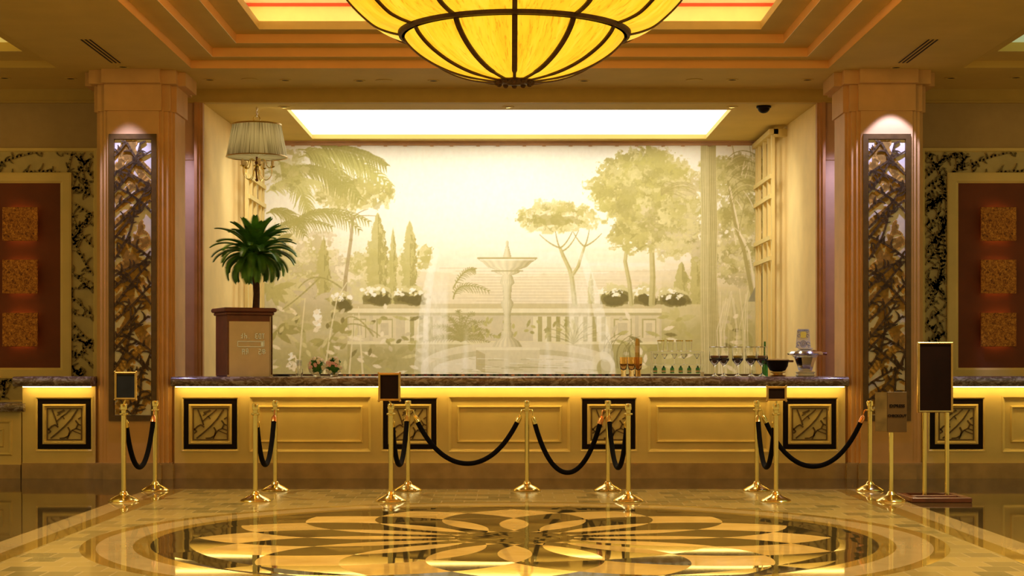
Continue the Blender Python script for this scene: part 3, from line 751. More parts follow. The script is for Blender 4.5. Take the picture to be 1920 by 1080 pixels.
    o = bpy.data.objects.new('mural', me); COL.objects.link(o)
    tag(o, 'pale green painted garden mural with fountain, palms and pines', 'mural')
    b = MB(); b.box(-3.69, 3.69, Yw+.002, YW-.001, 1.18, 4.49); b.build('backing', M_alc, o)
mural()

# ------------------------------------------------------------ branchwork lattice generator
def lattice(mb, x0, x1, z0, z1, y0, y1, seed, spacing=.17, w=.011, thorns=1.0, holes=None):
    r = random.Random(seed)
    def inside(x, z):
        if not (x0 <= x <= x1 and z0 <= z <= z1): return False
        if holes and holes[0] < x < holes[1] and holes[2] < z < holes[3]: return False
        return True
    def ribbon(P, wa, wb):
        n = len(P)-1
        for i in range(n):
            (ax, az), (bx, bz) = P[i], P[i+1]
            if not (inside(ax, az) and inside(bx, bz)): continue
            dx, dz = bx-ax, bz-az; L = math.hypot(dx, dz)+1e-9; nx, nz = -dz/L, dx/L; ta = wa+(wb-wa)*i/n; tb = wa+(wb-wa)*(i+1)/n
            ex, ez = dx/L*ta*.35, dz/L*ta*.35
            c = [(ax+nx*ta-ex, az+nz*ta-ez), (ax-nx*ta-ex, az-nz*ta-ez), (bx-nx*tb+ex, bz-nz*tb+ez), (bx+nx*tb+ex, bz+nz*tb+ez)]
            c = [(min(x1, max(x0, p)), min(z1, max(z0, q))) for p, q in c]
            b = len(mb.v); mb.v += [(p, y0, q) for p, q in c]+[(p, y1, q) for p, q in c]
            for f in ((0, 1, 2, 3), (0, 4, 5, 1), (1, 5, 6, 2), (2, 6, 7, 3), (3, 7, 4, 0)): mb.f.append(tuple(b+k for k in f)); mb.mi.append(mb.cur)
    W_, H_ = x1-x0, z1-z0; step = min(.05, W_/8)
    nd = int((W_+H_)/spacing)+2
    for k in range(nd):
        for dirn in (1, -1):
            if dirn < 0 and r.random() < .55: continue
            off = k*spacing+r.uniform(-.3, .3)*spacing
            # start on the left (or right) edge, rising
            x = x0 if dirn > 0 else x1; z = z0-W_*.9+off; ang = math.radians(r.uniform(30, 55)); curv = r.uniform(-.9, .9)
            P = [(x, z)]; L = 0; mx = W_*r.uniform(.7, 1.6)/math.cos(ang)
            while L < mx:
                x += dirn*math.cos(ang)*step; z += math.sin(ang)*step; ang += curv*step*1.6; L += step; P.append((x, z))
            ribbon(P, w*1.15, w*.8)
            for i in range(1, len(P)-1):
                if r.random() < .55*thorns*step/.05:
                    a, c = P[i], P[i+1]; th = math.atan2(c[1]-a[1], c[0]-a[0])+r.choice((-1, 1))*r.uniform(.7, 1.4)
                    l = r.uniform(.05, .12); cv = r.choice((-1, 1))*r.uniform(6, 14); Q = [a]; q = a; n = 5
                    for j in range(n): q = (q[0]+math.cos(th)*l/n, q[1]+math.sin(th)*l/n); th += cv*l/n; Q.append(q)
                    ribbon(Q, w*1.25, w*.35)

# ------------------------------------------------------------ pillars
def cross(b, c, a, st=None):
    q = [(b, -c)]
    if st: q += [(b, -st[1]), (st[0], -st[1]), (st[0], -a)]
    else: q += [(b, -a)]
    q += [(a, -a)]
    if st: q += [(a, -st[0]), (st[1], -st[0]), (st[1], -b)]
    else: q += [(a, -b)]
    q += [(c, -b)]
    out = []
    for k in range(4):
        ca, sa = [(1, 0), (0, 1), (-1, 0), (0, -1)][k]
        out += [(x*ca-y*sa, x*sa+y*ca) for x, y in q]
    return out
PCY = 19.56; PFX = 4.355
pil = thing('pillar', 'square cream stone pillar left of the desk with tall branchwork panel', 'pillar', (-PFX, PCY, 0), group='lobby pillars')
b = MB(); b.prism(cross(.335, .50, .46), 0, .17); b.prism(cross(.32, .485, .445), .17, .185); b.build('plinth', M_plinth, pil)
b = MB(); b.prism(cross(.30, .455, .395, (.345, .425)), .185, 4.30); b.build('shaft', M_pil, pil)
b = MB(); b.prism(cross(.33, .48, .42), 4.255, 4.56); b.prism(cross(.335, .585, .50), 4.56, ZC-.001); b.build('capital', M_pil, pil)
pz0, pz1 = .672, 3.985
b = MB(); b.rings(0, (pz0+pz1)/2, .55, pz1-pz0, -.455, [(0, 0), (0, -.022), (.058, -.022), (.066, -.002)], False); fr = b.build('panel_frame', M_panfr, pil)
b = MB(); b.box(-.215, .215, -.4565, -.4555, pz0+.06, pz1-.06); b.build('panel_backing', M_back2, pil)
b = MB(); lattice(b, -.21, .21, pz0+.07, pz1-.07, -.462, -.4567, 3, .16, .030, .7); b.build('gilt_branchwork', M_lat2, pil)
b = MB(); lattice(b, -.213, .213, pz0+.066, pz1-.066, -.476, -.466, 5, .185, .012, 1.0); b.build('bronze_branchwork', M_lat, pil)
dup(pil, (PFX, PCY, 0), label='square cream stone pillar right of the desk beside the express checkout sign')

# ------------------------------------------------------------ reception counters
YF = 19.2
def counter(name, label, X0, X1, squares, larges, zt=1.183, ov0=0., ov1=0., led=True):
    t = thing(name, label, 'counter', ((X0+X1)/2, YF, 0)); cx = (X0+X1)/2; a, c = X0-cx, X1-cx
    D = .032; b = MB(); b.box(a, c, D, .6, .179, zt-.115)
    ops = sorted([(q-cx-.3275, q-cx+.3275, .32, .94) for q in squares]+[(q-cx-.705, q-cx+.705, .3105, .9455) for q in larges]); xs = a
    for (p0, p1, q0, q1) in ops:
        if p0 > xs: b.box(xs, p0, 0, D, .179, zt-.115)
        p1 = min(p1, c); b.box(p0, p1, 0, D, .179, q0); b.box(p0, p1, 0, D, q1, zt-.115); xs = p1
    if xs < c: b.box(xs, c, 0, D, .179, zt-.115)
    b.build('body', M_cream, t)
    b = MB(); b.box(a, c, -.03, .6, 0, .165); b.box(a, c, -.02, .6, .165, .179); b.build('plinth', M_plinth, t)
    b = MB(); n = 8; r = .055; pr = [(-.20+.0, zt-.113), (.66, zt-.113), (.66, zt), (-.20, zt)]
    P = [(.68, zt-.113), (.68, zt)]+[(-.17-r*math.sin(PI*k/n), zt-.0565+.0565*math.cos(PI*k/n)) for k in range(n+1)]
    M = Matrix(((0, 0, 1, 0), (1, 0, 0, 0), (0, 1, 0, 0), (0, 0, 0, 1)))
    b.prism(P, a-ov0, c+ov1, M); b.build('stone_top', M_gran, t, smooth=True, angle=40)
    if led:
        b = MB(); b.box(a+.03, c-.03, -.095, -.06, zt-.124, zt-.114); b.build('light_strip', M_led, t)
    for s in squares:
        sx = s-cx
        b = MB(); b.rings(sx, .63, .675, .64, 0, [(0, 0), (0, -.006), (.012, -.006), (.026, .012), (.030, .030)], False)
        q = b.build('square_panel', M_cream, t)
        b = MB(); b.rings(sx, .63, .615, .58, D, [(0, 0), (0, -.016), (.062, -.016), (.062, -.004)], False); b.build('black_border', M_black, q)
        b = MB(); b.rings(sx, .63, .50, .465, D, [(0, 0), (0, -.03), (.02, -.036), (.035, -.012), (.055, -.008)], True); b.build('moulding', M_cream, q)
        b = MB(); b.rings(sx, .63, .40, .365, D, [(0, -.006), (0, -.010), (.012, -.010)], True); b.build('carved_backing', M_back, q)
        b = MB()
        def rib(P, w=.006):
            for i in range(len(P)-1):
                (ax, az), (bx, bz) = P[i], P[i+1]; dx, dz = bx-ax, bz-az; L = math.hypot(dx, dz)+1e-9; nx, nz = -dz/L*w, dx/L*w
                v = len(b.v); cc = [(ax+nx, az+nz), (ax-nx, az-nz), (bx-nx, bz-nz), (bx+nx, bz+nz)]
                b.v += [(sx-.2+p*.4, D-.018, .63-.18+q_*.36) for p, q_ in cc]+[(sx-.2+p*.4, D-.0098, .63-.18+q_*.36) for p, q_ in cc]
                for f in ((0, 1, 2, 3), (0, 4, 5, 1), (1, 5, 6, 2), (2, 6, 7, 3), (3, 7, 4, 0)): b.f.append(tuple(v+k for k in f)); b.mi.append(0)
        rib([(.1, .04), (.3, .22), (.5, .42), (.7, .66), (.88, .97)], .022)
        rib([(.14, .97), (.22, .74), (.27, .58), (.30, .46)], .02); rib([(.27, .58), (.42, .74), (.55, .84), (.68, .97)], .018); rib([(.44, .76), (.5, .66)], .014)
        rib([(.02, .30), (.12, .42), (.22, .48), (.32, .40)], .022); rib([(.03, .2), (.1, .26), (.02, .36)], .02); rib([(.3, .86), (.42, .9), (.5, .95)], .03); rib([(.28, .78), (.38, .84)], .016)
        rib([(.98, .30), (.84, .36), (.72, .30), (.64, .18), (.58, .02)], .018); rib([(.84, .36), (.90, .50), (.82, .62)], .022); rib([(.9, .5), (.98, .46)], .02)
        rib([(.98, .18), (.84, .24), (.72, .30)], .014); rib([(.60, .40), (.66, .28), (.62, .12), (.50, .05), (.36, .04)], .022); rib([(.9, .66), (.98, .72)], .02)
        b.build('branch_relief', M_lat, q)
        b = MB(); b.rings(sx, .63, .41, .375, D, [(0, -.008), (.0, -.02), (.012, -.02), (.012, -.008)], False); b.build('relief_border', M_panfr, q)
    for s in larges:
        sx = s-cx
        b = MB(); b.rings(sx, .628, 1.43, .655, 0, [(0, 0), (0, -.006), (.012, -.006), (.03, .012), (.045, .031)], False)
        b.rings(sx, .628, 1.22, .435, D, [(0, -.001), (.012, -.024), (.020, -.024), (.026, -.004), (.04, -.001)], True)
        b.build('raised_panel', M_cream, t)
    return t
sq = [PX(p, 19.2) for p in (394, 768, 1141.5, 1518.5)]; lg = [PX(p, 19.2) for p in (581.5, 955, 1329)]
counter('reception_counter', 'long cream reception desk with lit underside and granite top below the mural', -3.895, 3.895, sq, lg)
counter('reception_counter', 'short cream counter with one square panel left of the left pillar', PX(42, YF), -4.815, [PX(120, YF)], [], ov0=.05)
counter('reception_counter', 'cream counter right of the right pillar, behind the large dark sign', 4.815, 7.2, [PX(1794, YF)], [PX(1994, YF)])
# low counter at the far left
t = thing('low_counter', 'lower cream counter with rounded stone edge at the far left', 'counter', (-6.6, YF, 0))
b = MB(); b.box(-.9, .925, 0, .6, .16, .775); b.build('body', M_cream, t)
b = MB(); b.box(-.9, .925, -.03, .6, 0, .16); b.build('plinth', M_plinth, t)
b = MB(); n = 10; P = [(.6, .775), (.6, .872)]+[(-.08-.05*math.sin(PI*k/n), .8235+.0485*math.cos(PI*k/n)) for k in range(n+1)]
M = Matrix(((0, 0, 1, 0), (1, 0, 0, 0), (0, 1, 0, 0), (0, 0, 0, 1))); b.prism(P, -.9, .925, M); b.prism([(-.035, .775), (-.035, .872)]+P[2:], .925, .985, M); b.build('stone_top', M_gran, t, smooth=True, angle=40)
b = MB(); b.rings(.25, .47, 1.15, .42, 0, [(0, 0), (.02, -.02), (.04, -.006)], False); b.rings(.25, .47, .95, .22, 0, [(0, 0), (.015, -.016), (.03, -.003)], True); b.build('raised_panel', M_cream, t)

# ------------------------------------------------------------ framed wall panels left and right
YP = YB+.05
def wallpanel(cxp, label, ox):
    cx = PX(cxp, YP); t = thing('wall_panel', label, 'wall panel', (cx, YP, .88), group='red lacquer wall panels'); 
    oh = ox; zt, zb = 3.945-.88, 0
    b = MB(); b.rings(0, (zt+zb)/2, 2*oh+.1, zt-zb+.1, 0, [(0, 0), (0, -.03), (.035, -.035), (.05, -.012)], False); b.build('outer_frame', M_cream, t)
    b = MB(); b.box(-oh, oh, -.012, -.002, zb, zt); b.build('lattice_backing', M_back, t)
    ih = oh-.265; zi0, zi1 = 1.15-.88, 3.69-.88
    b = MB(); lattice(b, -oh, oh, zb, zt, -.034, -.013, 17, .12, .011, 1.1, (-ih, ih, zi0, zi1)); b.build('branchwork_border', M_latw, t)
    b = MB(); cz = (zi0+zi1)/2; b.rings(0, cz, 2*ih, zi1-zi0, 0, [(0, -.01), (0, -.045), (.02, -.05), (.105, -.05), (.13, -.03), (.14, -.028)], False); b.build('inner_frame', M_cream, t)
    rz0, rz1 = 1.275-.88, 3.535-.88; rh = .455
    b = MB(); b.box(-max(rh, ih-.14), max(rh, ih-.14), -.03, -.012, zi0+.12, zi1-.12); b.build('red_panel', M_red, t)
    for k, (ya, yb) in enumerate(((390, 453), (488, 551), (587, 650))):
        z1, z0 = PZ(ya, YP)-.88, PZ(yb, YP)-.88
        b = MB(); b.bbox(-.218, .218, -.125, -.10, z0, z1, .004); p = b.build('gold_plaque', M_plaque, t)
        b = MB(); b.box(-.12, .12, -.099, -.03, z0+.09, z1-.09); b.build('bracket', M_dkwood, p)
        b = MB(); b.box(-.15, .15, -.096, -.092, z1-.045, z1-.03); b.box(-.15, .15, -.096, -.092, z0+.03, z0+.045); b.build('glow_strip', M_redled, p)
wallpanel(43, 'red lacquer wall panel with three hammered gold squares, left of the left pillar', .875)
wallpanel(1867, 'red lacquer wall panel with three hammered gold squares, right of the right pillar', .875)

# ------------------------------------------------------------ trellises in the alcove
def trellis(sg, label, Xf):
    t = thing('trellis', label, 'trellis', (0, 0, 0))
    Xo = sg*3.565
    b = MB()
    for Y, w in ((22.42, .05), (22.75, .03), (23.15, .05), (23.6, .03), (23.85, .05)):
        p = MB(); p.box(Xo-.02, Xo+.02, Y-w, Y+w, 1.18, 4.50); p.build('post', M_cream, t)
    for z in (3.87, 3.60, 3.04, 2.76):
        p = MB(); p.box(Xo-.045-.0, Xo-.02, 22.4, 23.9, z-.03, z+.03) if sg > 0 else p.box(Xo+.02, Xo+.045, 22.4, 23.9, z-.03, z+.03); p.build('rail', M_cream, t)
    p = MB(); p.box(Xo-.06, Xo+.06, 22.32, 23.94, 4.43, 4.50); a, c = sorted((Xo, sg*3.745)); p.box(a, c, 22.32, 22.42, 4.40, 4.50); p.build('top_rail', M_cream, t)
    t.location = (0, 0, 0)
trellis(-1, 'cream wooden trellis beside the left edge of the mural', 0)
trellis(1, 'cream wooden trellis beside the right edge of the mural', 0)

# ------------------------------------------------------------ big bowl chandelier
ch = thing('bowl_chandelier', 'huge amber glass bowl chandelier with dark bronze ribs over the lobby', 'chandelier', (MCX, 12.7, 3.88))
low = [(.001, -.375), (.156, -.367), (.377, -.33), (.565, -.262), (.72, -.17), (.82, -.075), (.858, 0)]
upp = [(.85, -.015), (.98, .015), (1.10, .075), (1.27, .24), (1.40, .44), (1.47, .66), (1.49, .85)]
def smooth_prof(P, n=5):
    out = []
    for i in range(len(P)-1):
        p0 = P[max(0, i-1)]; p1 = P[i]; p2 = P[i+1]; p3 = P[min(len(P)-1, i+2)]
        for k in range(n):
            s = k/n
            out.append(tuple(.5*((2*p1[q])+(-p0[q]+p2[q])*s+(2*p0[q]-5*p1[q]+4*p2[q]-p3[q])*s*s+(-p0[q]+3*p1[q]-3*p2[q]+p3[q])*s**3) for q in (0, 1)))
    return out+[P[-1]]
lowS, uppS = smooth_prof(low), smooth_prof(upp)
b = MB(); b.lathe(lowS, 72); b.build('lower_bowl', M_amber, ch, smooth=True, angle=60)
b = MB(); b.lathe(uppS, 72)
ub = b.build('upper_bowl', M_amber, ch, smooth=True, angle=60)
b = MB(); b.lathe([(.862, -.04), (.885, -.035), (.895, .0), (.885, .045), (.866, .05), (.845, .045), (.845, -.03), (.862, -.04)], 96, flute=(96, .002)); b.build('ring_band', M_rim, ch, smooth=True)
b = MB(); b.lathe([(1.49, .83), (1.52, .84), (1.52, .91), (1.48, .91), (1.48, .83), (1.49, .83)], 72); b.build('top_band', M_rim, ch, smooth=True)
for k in range(12):
    a = -PI/2+k*PI/6; ca, sa = math.cos(a), math.sin(a)
    for nm, pr, wd in (('rib', lowS[3:], .020), ('upper_rib', uppS[1:], .018)):
        b = MB(); L = []
        for i, (r, z) in enumerate(pr):
            q0 = pr[max(0, i-1)]; q1 = pr[min(len(pr)-1, i+1)]; dr, dz = q1[0]-q0[0], q1[1]-q0[1]; l = math.hypot(dr, dz); nr, nz = dz/l, -dr/l
            w = wd*(1 if r > .3 else .6)
            for (o, s) in ((-.004, -w), (.012, -w), (.012, w), (-.004, w)):
                rr, zz = r+nr*o, z+nz*o; L.append((rr*ca-s*sa, rr*sa+s*ca, zz))
        b.v = L
        for i in range(len(pr)-1):
            for j in range(4): e = (j+1) % 4; b.f.append((i*4+j, i*4+e, i*4+4+e, i*4+4+j)); b.mi.append(0)
        b.build(nm, M_rim, ch)
b = MB(); b.lathe([(.001, -.405), (.04, -.40), (.06, -.39), (.14, -.385), (.16, -.375), (.15, -.36), (.001, -.355)], 24, flute=(12, .06)) 
for k in range(12): a = k*PI/6; b.ico((.135*math.cos(a), .135*math.sin(a), -.385), .022)
b.build('finial', M_rim, ch, smooth=True)
b = MB()
for k in range(4): a = PI/4+k*PI/2; b.tube([(1.49*math.cos(a), 1.49*math.sin(a), .89), (.1*math.cos(a), .1*math.sin(a), 1.45)], .015, 8)
b.lathe([(.12, 1.43), (.14, 1.45), (.2, 1.50), (.2, 1.504)], 24); b.build('hanging_rods', M_rim, ch)

# ------------------------------------------------------------ pleated pendant lamp
LY = 20.62
pl = thing('pendant_lamp', 'pleated pale shade pendant lamp with brass candle arms hanging in the alcove', 'lamp', (PX(481.5, LY), LY, 4.11))
b = MB(); n = 160; b.lathe([(.375, -.20), (.30, .195)], n, flute=(80, .012)); b.build('shade', M_shade, pl, smooth=True, angle=80)
b = MB()
for r, z, w in ((.303, .197, .010), (.378, -.203, .007)): b.tube([(r*math.cos(a*PI/24), r*math.sin(a*PI/24), z) for a in range(49)], w, 6)
b.build('shade_rim', M_brassd, pl, smooth=True)
b = MB(); b.tube([(0, 0, .432), (0, 0, .33)], .0035); 
for k in range(5):
    zc = .425-k*.0; 
b.tube([(.04*math.cos(a*PI/10), 0, .268+.048*math.sin(a*PI/10)) for a in range(21)], .007, 6)
b.lathe([(.001, .18), (.05, .185), (.045, .20), (.015, .21), (.02, .222), (.001, .23)], 16); b.build('hanging_loop', M_brass, pl, smooth=True)
b = MB()
for k in range(4):
    z0 = .315+k*.030; R = .016
    b.tube([((R*.6*math.cos(a*PI/6) if k % 2 else 0), (0 if k % 2 else R*.6*math.cos(a*PI/6)), z0+R*1.2*math.sin(a*PI/6)) for a in range(13)], .005, 5)
b.build('chain', M_silver, pl, smooth=True)
b = MB(); b.lathe([(.001, -.51), (.018, -.50), (.022, -.485), (.012, -.47), (.015, -.40), (.024, -.36), (.014, -.345), (.016, -.30), (.03, -.27), (.014, -.25), (.010, .20)], 16); b.build('turned_stem', M_woodr, pl, smooth=True)
b = MB(); b.lathe([(.001, -.33), (.04, -.325), (.046, -.315), (.03, -.30), (.001, -.295)], 18); b.build('collar', M_brass, pl, smooth=True)
for k in range(5):
    a = k*2*PI/5+PI*.0; ca, sa = math.cos(a), math.sin(a); b = MB()
    prof = [(.02, -.26), (.05, -.235), (.09, -.235), (.115, -.27), (.125, -.31), (.15, -.335), (.19, -.335), (.20, -.325)]
    P = smooth_prof(prof, 3); b.tube([(r*ca, r*sa, z) for r, z in P], .006, 7)
    prof = [(.02, -.33), (.045, -.38), (.05, -.42), (.08, -.47), (.12, -.49), (.17, -.45), (.188, -.40), (.185, -.34)]
    b.tube([(r*ca, r*sa, z) for r, z in smooth_prof(prof, 3)], .005, 7)
    arm = b.build('arm', M_brass, pl, smooth=True)
    M = Matrix.Translation((.197*ca, .197*sa, -.32))
    b = MB(); b.lathe([(.001, -.018), (.02, -.012), (.034, 0), (.03, .004), (.001, .004)], 16, M=M); b.build('drip_pan', M_brass, arm, smooth=True)
    b = MB(); b.lathe([(.018, .004), (.021, .05), (.014, .075), (.001, .085)], 14, M=M); b.build('candle', M_candle, arm, smooth=True)
    b = MB(); b.ico((.16*ca, .16*sa, -.02), .018, 1, 1, 1.6); b.build('bulb', emis('pendant_bulb', (1, .72, .35, 1), 45) if k == 0 else bpy.data.materials['pendant_bulb'], arm, smooth=True)

# ------------------------------------------------------------ dome camera
Yc = 20.66; t = thing('dome_camera', 'small black security dome on the alcove ceiling near the right pillar', 'security camera', (PX(1432, Yc), Yc, ZB-.0005))
b = MB(); b.lathe([(.092, 0), (.092, -.02), (.085, -.026), (.001, -.026)], 28); b.build('housing', M_black, t, smooth=True)
b = MB(); b.lathe([(.075, -.026)]+[(.075*math.cos(a), -.026-.065*math.sin(a)) for a in (.3, .6, .9, 1.2, 1.5)], 28); b.build('dome', M_black, t, smooth=True)

# ------------------------------------------------------------ stanchions and ropes
def stan_parts(t):
    b = MB(); b.lathe([(.146, 0), (.148, .008), (.142, .016), (.12, .03), (.085, .05), (.055, .062), (.042, .072), (.038, .085), (.030, .095), (.025, .10)], 40); b.build('base', M_brass, t, smooth=True, angle=50)
    b = MB(); b.lathe([(.0235, .09), (.0235, .90)], 24); b.build('pole', M_brass, t, smooth=True)
    b = MB(); b.lathe([(.024, .835), (.040, .838), (.042, .846), (.040, .854), (.024, .857)], 24); b.build('rope_collar', M_brass, t, smooth=True)
    b = MB(); b.lathe([(.024, .885), (.031, .889), (.031, .938), (.027, .945), (.001, .948)], 24); b.build('cap', M_brass, t, smooth=True)
POSTS = [(-3.744, 16.03, 'brass stanchion with a small dark sign, before the left pillar, nearer of its pair'), (-3.724, 17.36, 'brass stanchion before the left pillar, farther one behind the small sign'),
         (-2.467, 16.03, 'nearer brass stanchion of the pair below the palm planter'), (-2.464, 17.36, 'farther brass stanchion of the pair below the palm planter'),
         (-1.153, 16.03, 'brass stanchion with a dark upright sign, left of the desk centre'), (-1.07, 17.36, 'brass stanchion just right of the dark upright sign post'),
         (.179, 17.36, 'single brass stanchion in the middle of the rope line'), (1.03, 17.36, 'farther brass stanchion of the pair right of the middle'),
         (1.148, 16.03, 'nearer brass stanchion of the pair right of the middle, no sign'), (2.593, 17.36, 'farther brass stanchion beside the small landscape sign post'),
         (2.58, 16.03, 'brass stanchion with a small landscape sign, below the glassware'), (3.78, 17.36, 'brass stanchion left of the express checkout sign, rope end')]
st0 = thing('stanchion', POSTS[0][2], 'stanchion', (POSTS[0][0], POSTS[0][1], 0), group='brass rope stanchions'); stan_parts(st0)
ST = [st0]
for x, y, lab in POSTS[1:]: ST.append(dup(st0, (x, y, 0), label=lab))
def signon(t, w, h, z0, mface, dx=0):
    b = MB(); b.rings(dx, z0+h/2, w, h, 0, [(0, .012), (0, -.012), (.008, -.016), (.02, -.012), (.02, -.004)], False); b.box(dx-w/2, dx+w/2, .006, .013, z0, z0+h)
    for sx in (-1, 1):
        for zz in (z0, z0+h): b.ico((dx+sx*w/2*.96, -.005, zz+(.0)), .012)
    f = b.build('sign_frame', M_brassd, t, smooth=False)
    b = MB(); b.box(dx-w/2+.019, dx+w/2-.019, -.006, .006, z0+.019, z0+h-.019); b.build('sign_board', mface, f)
    b = MB(); b.tube([(0, 0, .945), (dx, 0, z0)], .009, 8); b.build('sign_stem', M_brass, t)
signon(st0, .215, .27, .985, M_slate, .02)
signon(ST[4], .215, .27, .975, M_brownsign, -.015)
signon(ST[10], .195, .14, .975, M_brownsign, .005)
def rope(i, j, zl, label, offa=None, fer=(M_brass, M_brass)):
    A, B = Vector((*POSTS[i][:2], .845)), Vector((*POSTS[j][:2], .845)); d = (B-A); d.z = 0; L = d.length; d.normalize()
    a, b_ = A+d*.052, B-d*.052; t = thing('velvet_rope', label, 'rope', ((A.x+B.x)/2, (A.y+B.y)/2, zl), group='black velvet ropes')
    O = Vector(t.location); k = 1.7; n = 44; P = []
    for q in range(n+1):
        u = q/n; c = (math.cosh(k*(2*u-1))-1)/(math.cosh(k)-1); p = a.lerp(b_, u); p.z = zl+(a.z-.02-zl)*c; P.append(p-O)
    m = 2
    r = MB(); r.tube(P[m-1:n-m+2], .0255, 12); r.build('cord', M_velvet, t, smooth=True)
    for s, (e, mt) in enumerate(((P[:m+1], fer[0]), (P[::-1][:m+1], fer[1]))):
        f = MB(); f.tube([e[0].lerp(e[1], .6), e[1], e[1].lerp(e[2], .9)], [.014, .026, .028], 12); ff = f.build('ferrule', mt, t, smooth=True)
        hk = MB(); c = e[0]; dd = d if s == 0 else -d
        hk.tube([c+Vector((0, 0, .012))-dd*.012, c+Vector((0, 0, .026))-dd*.004, c+Vector((0, 0, .018))+dd*.006, e[0].lerp(e[1], .7)], .006, 6); hk.build('hook', mt, ff, smooth=True)
rope(0, 1, .29, 'black velvet rope hanging before the left pillar', fer=(M_brass, M_copper))
rope(2, 3, .315, 'black velvet rope between the pair below the palm planter', fer=(M_brass, M_copper))
rope(4, 5, .315, 'narrow black velvet rope beside the dark upright sign post')
rope(5, 6, .285, 'long black velvet rope left of the middle stanchion')
rope(6, 7, .19, 'black velvet rope right of the middle stanchion, lowest sagging', fer=(M_brass, M_copper))
rope(7, 8, .285, 'narrow black velvet rope of the pair right of the middle')
rope(9, 10, .29, 'narrow black velvet rope beside the small landscape sign post')
rope(9, 11, .255, 'long black velvet rope reaching toward the right pillar', fer=(M_brass, M_copper))

# ------------------------------------------------------------ floor signs
def text_mesh(name, s, size, m, parent, loc, depth=.002, rz=0):
    cu = bpy.data.curves.new(name, 'FONT'); cu.body = s; cu.size = size; cu.align_x = 'CENTER'; cu.align_y = 'CENTER'; cu.extrude = depth; cu.offset = .0012
    o = bpy.data.objects.new(name, cu); me = bpy.data.meshes.new_from_object(o); bpy.data.objects.remove(o); me.name = name
    me.materials.clear(); me.materials.append(m); o = bpy.data.objects.new(name, me); COL.objects.link(o); o.parent = parent; o.location = loc; o.rotation_euler = (PI/2, 0, rz)
    return o
M_bsign = mat('bronze_sign_board', (.13, .07, .02), .5, .0, var=.1)
M_acry = mat('mirror_sign_leaf', (.28, .18, .08), .08, .9, var=.3, scale=9)
t = thing('checkout_sign', 'brass post sign reading EXPRESS CHECKOUT before the right pillar', 'sign', (3.697, 16.03, 0))
b = MB(); b.lathe([(.146, 0), (.148, .008), (.142, .016), (.12, .03), (.085, .05), (.055, .062), (.042, .072), (.030, .095), (.022, .10)], 40); b.build('base', M_brass, t, smooth=True, angle=50)
b = MB(); b.lathe([(.021, .09), (.021, .69), (.018, .70), (.001, .70)], 20); b.build('pole', M_brass, t, smooth=True)
b = MB(); b.bbox(-.045, .145, -.03, -.018, .672, 1.062, .003); bd = b.build('sign_board', M_bsign, t)
text_mesh('lettering', 'EXPRESS', .040, M_black, bd, (.05, -.0315, .925)); text_mesh('lettering', 'CHECKOUT', .0335, M_black, bd, (.05, -.0315, .83))
b = MB(); M = Matrix.Translation((-.045, -.024, 0)) @ Matrix.Rotation(math.radians(-22), 4, 'Z'); b.bbox(-.115, 0, -.006, .006, .68, 1.06, .002, M); lf = b.build('side_leaf', M_acry, t)
lf['label'] = 'mirror-like leaf'
b = MB(); b.box(-.02, .02, -.02, .02, .67, .71); b.build('bracket', M_brassd, t)
t = thing('large_sign', 'large blank dark brown sign board on two brass posts at right', 'sign', (4.12, 16.19, 0))
b = MB(); b.bbox(-.32, .32, -.32, .32, 0, .03, .006)
b = MB()
for (x0, x1, y0, y1) in ((-.26, .32, -.32, -.25), (-.26, .32, .25, .32), (-.26, -.19, -.25, .25), (.25, .32, -.25, .25), (-.19, .25, -.04, .04)): b.bbox(x0, x1, y0, y1, 0, .048, .006)
b.build('base', M_woodr, t)
for x in (-.06, .16):
    b = MB(); b.lathe([(.022, .046), (.022, .86)], 18, c=(x, 0, 0)); b.build('post', M_brass, t, smooth=True)
w, h = .345, .69; z0 = .856; cx = PX(1753, 16.19)-4.12
b = MB(); b.rings(cx, z0+h/2, w, h, 0, [(0, .02), (0, -.02), (.008, -.026), (.02, -.022), (.022, -.012)], False); f = b.build('sign_frame', M_brassd, t)
b = MB(); b.box(cx-w/2+.004, cx+w/2-.004, -.012, .018, z0+.004, z0+h-.004); b.build('sign_board', M_brownsign, t)

# ------------------------------------------------------------ palm planter
PY = 19.50; ZT = 1.1835
pp = thing('palm_planter', 'mahogany pedestal planter box with a beige lettered panel on the desk', 'planter', (PX(457, PY), PY, ZT), math.radians(24))
s = .27
b = MB(); b.bbox(-s, s, -s, s, 0, .72, .01)
for sx in (-1, 1): b.box(sx*s-.022*(sx > 0)-.0, sx*s+.022*(sx < 0), -s-.012, -s, 0.02, .72)
b.build('body', M_woodr, pp)
b = MB(); b.bbox(-s-.02, s+.02, -s-.02, s+.02, .715, .75, .008); b.bbox(-s-.045, s+.045, -s-.045, s+.045, .75, .80, .012); b.build('cap', M_woodr, pp)
M_bpan = mat('beige_panel', (.78, .68, .55), .6, var=.06)
b = MB(); b.box(-s+.0, s-.035, -s-.010, -s-.001, .0, .64); bp = b.build('front_panel', M_bpan, pp)
b = MB(); b.box(s-.03, s+.002, -s-.012, -s-.0005, 0, .70); b.build('corner_strip', M_bpan, pp)
b = MB()
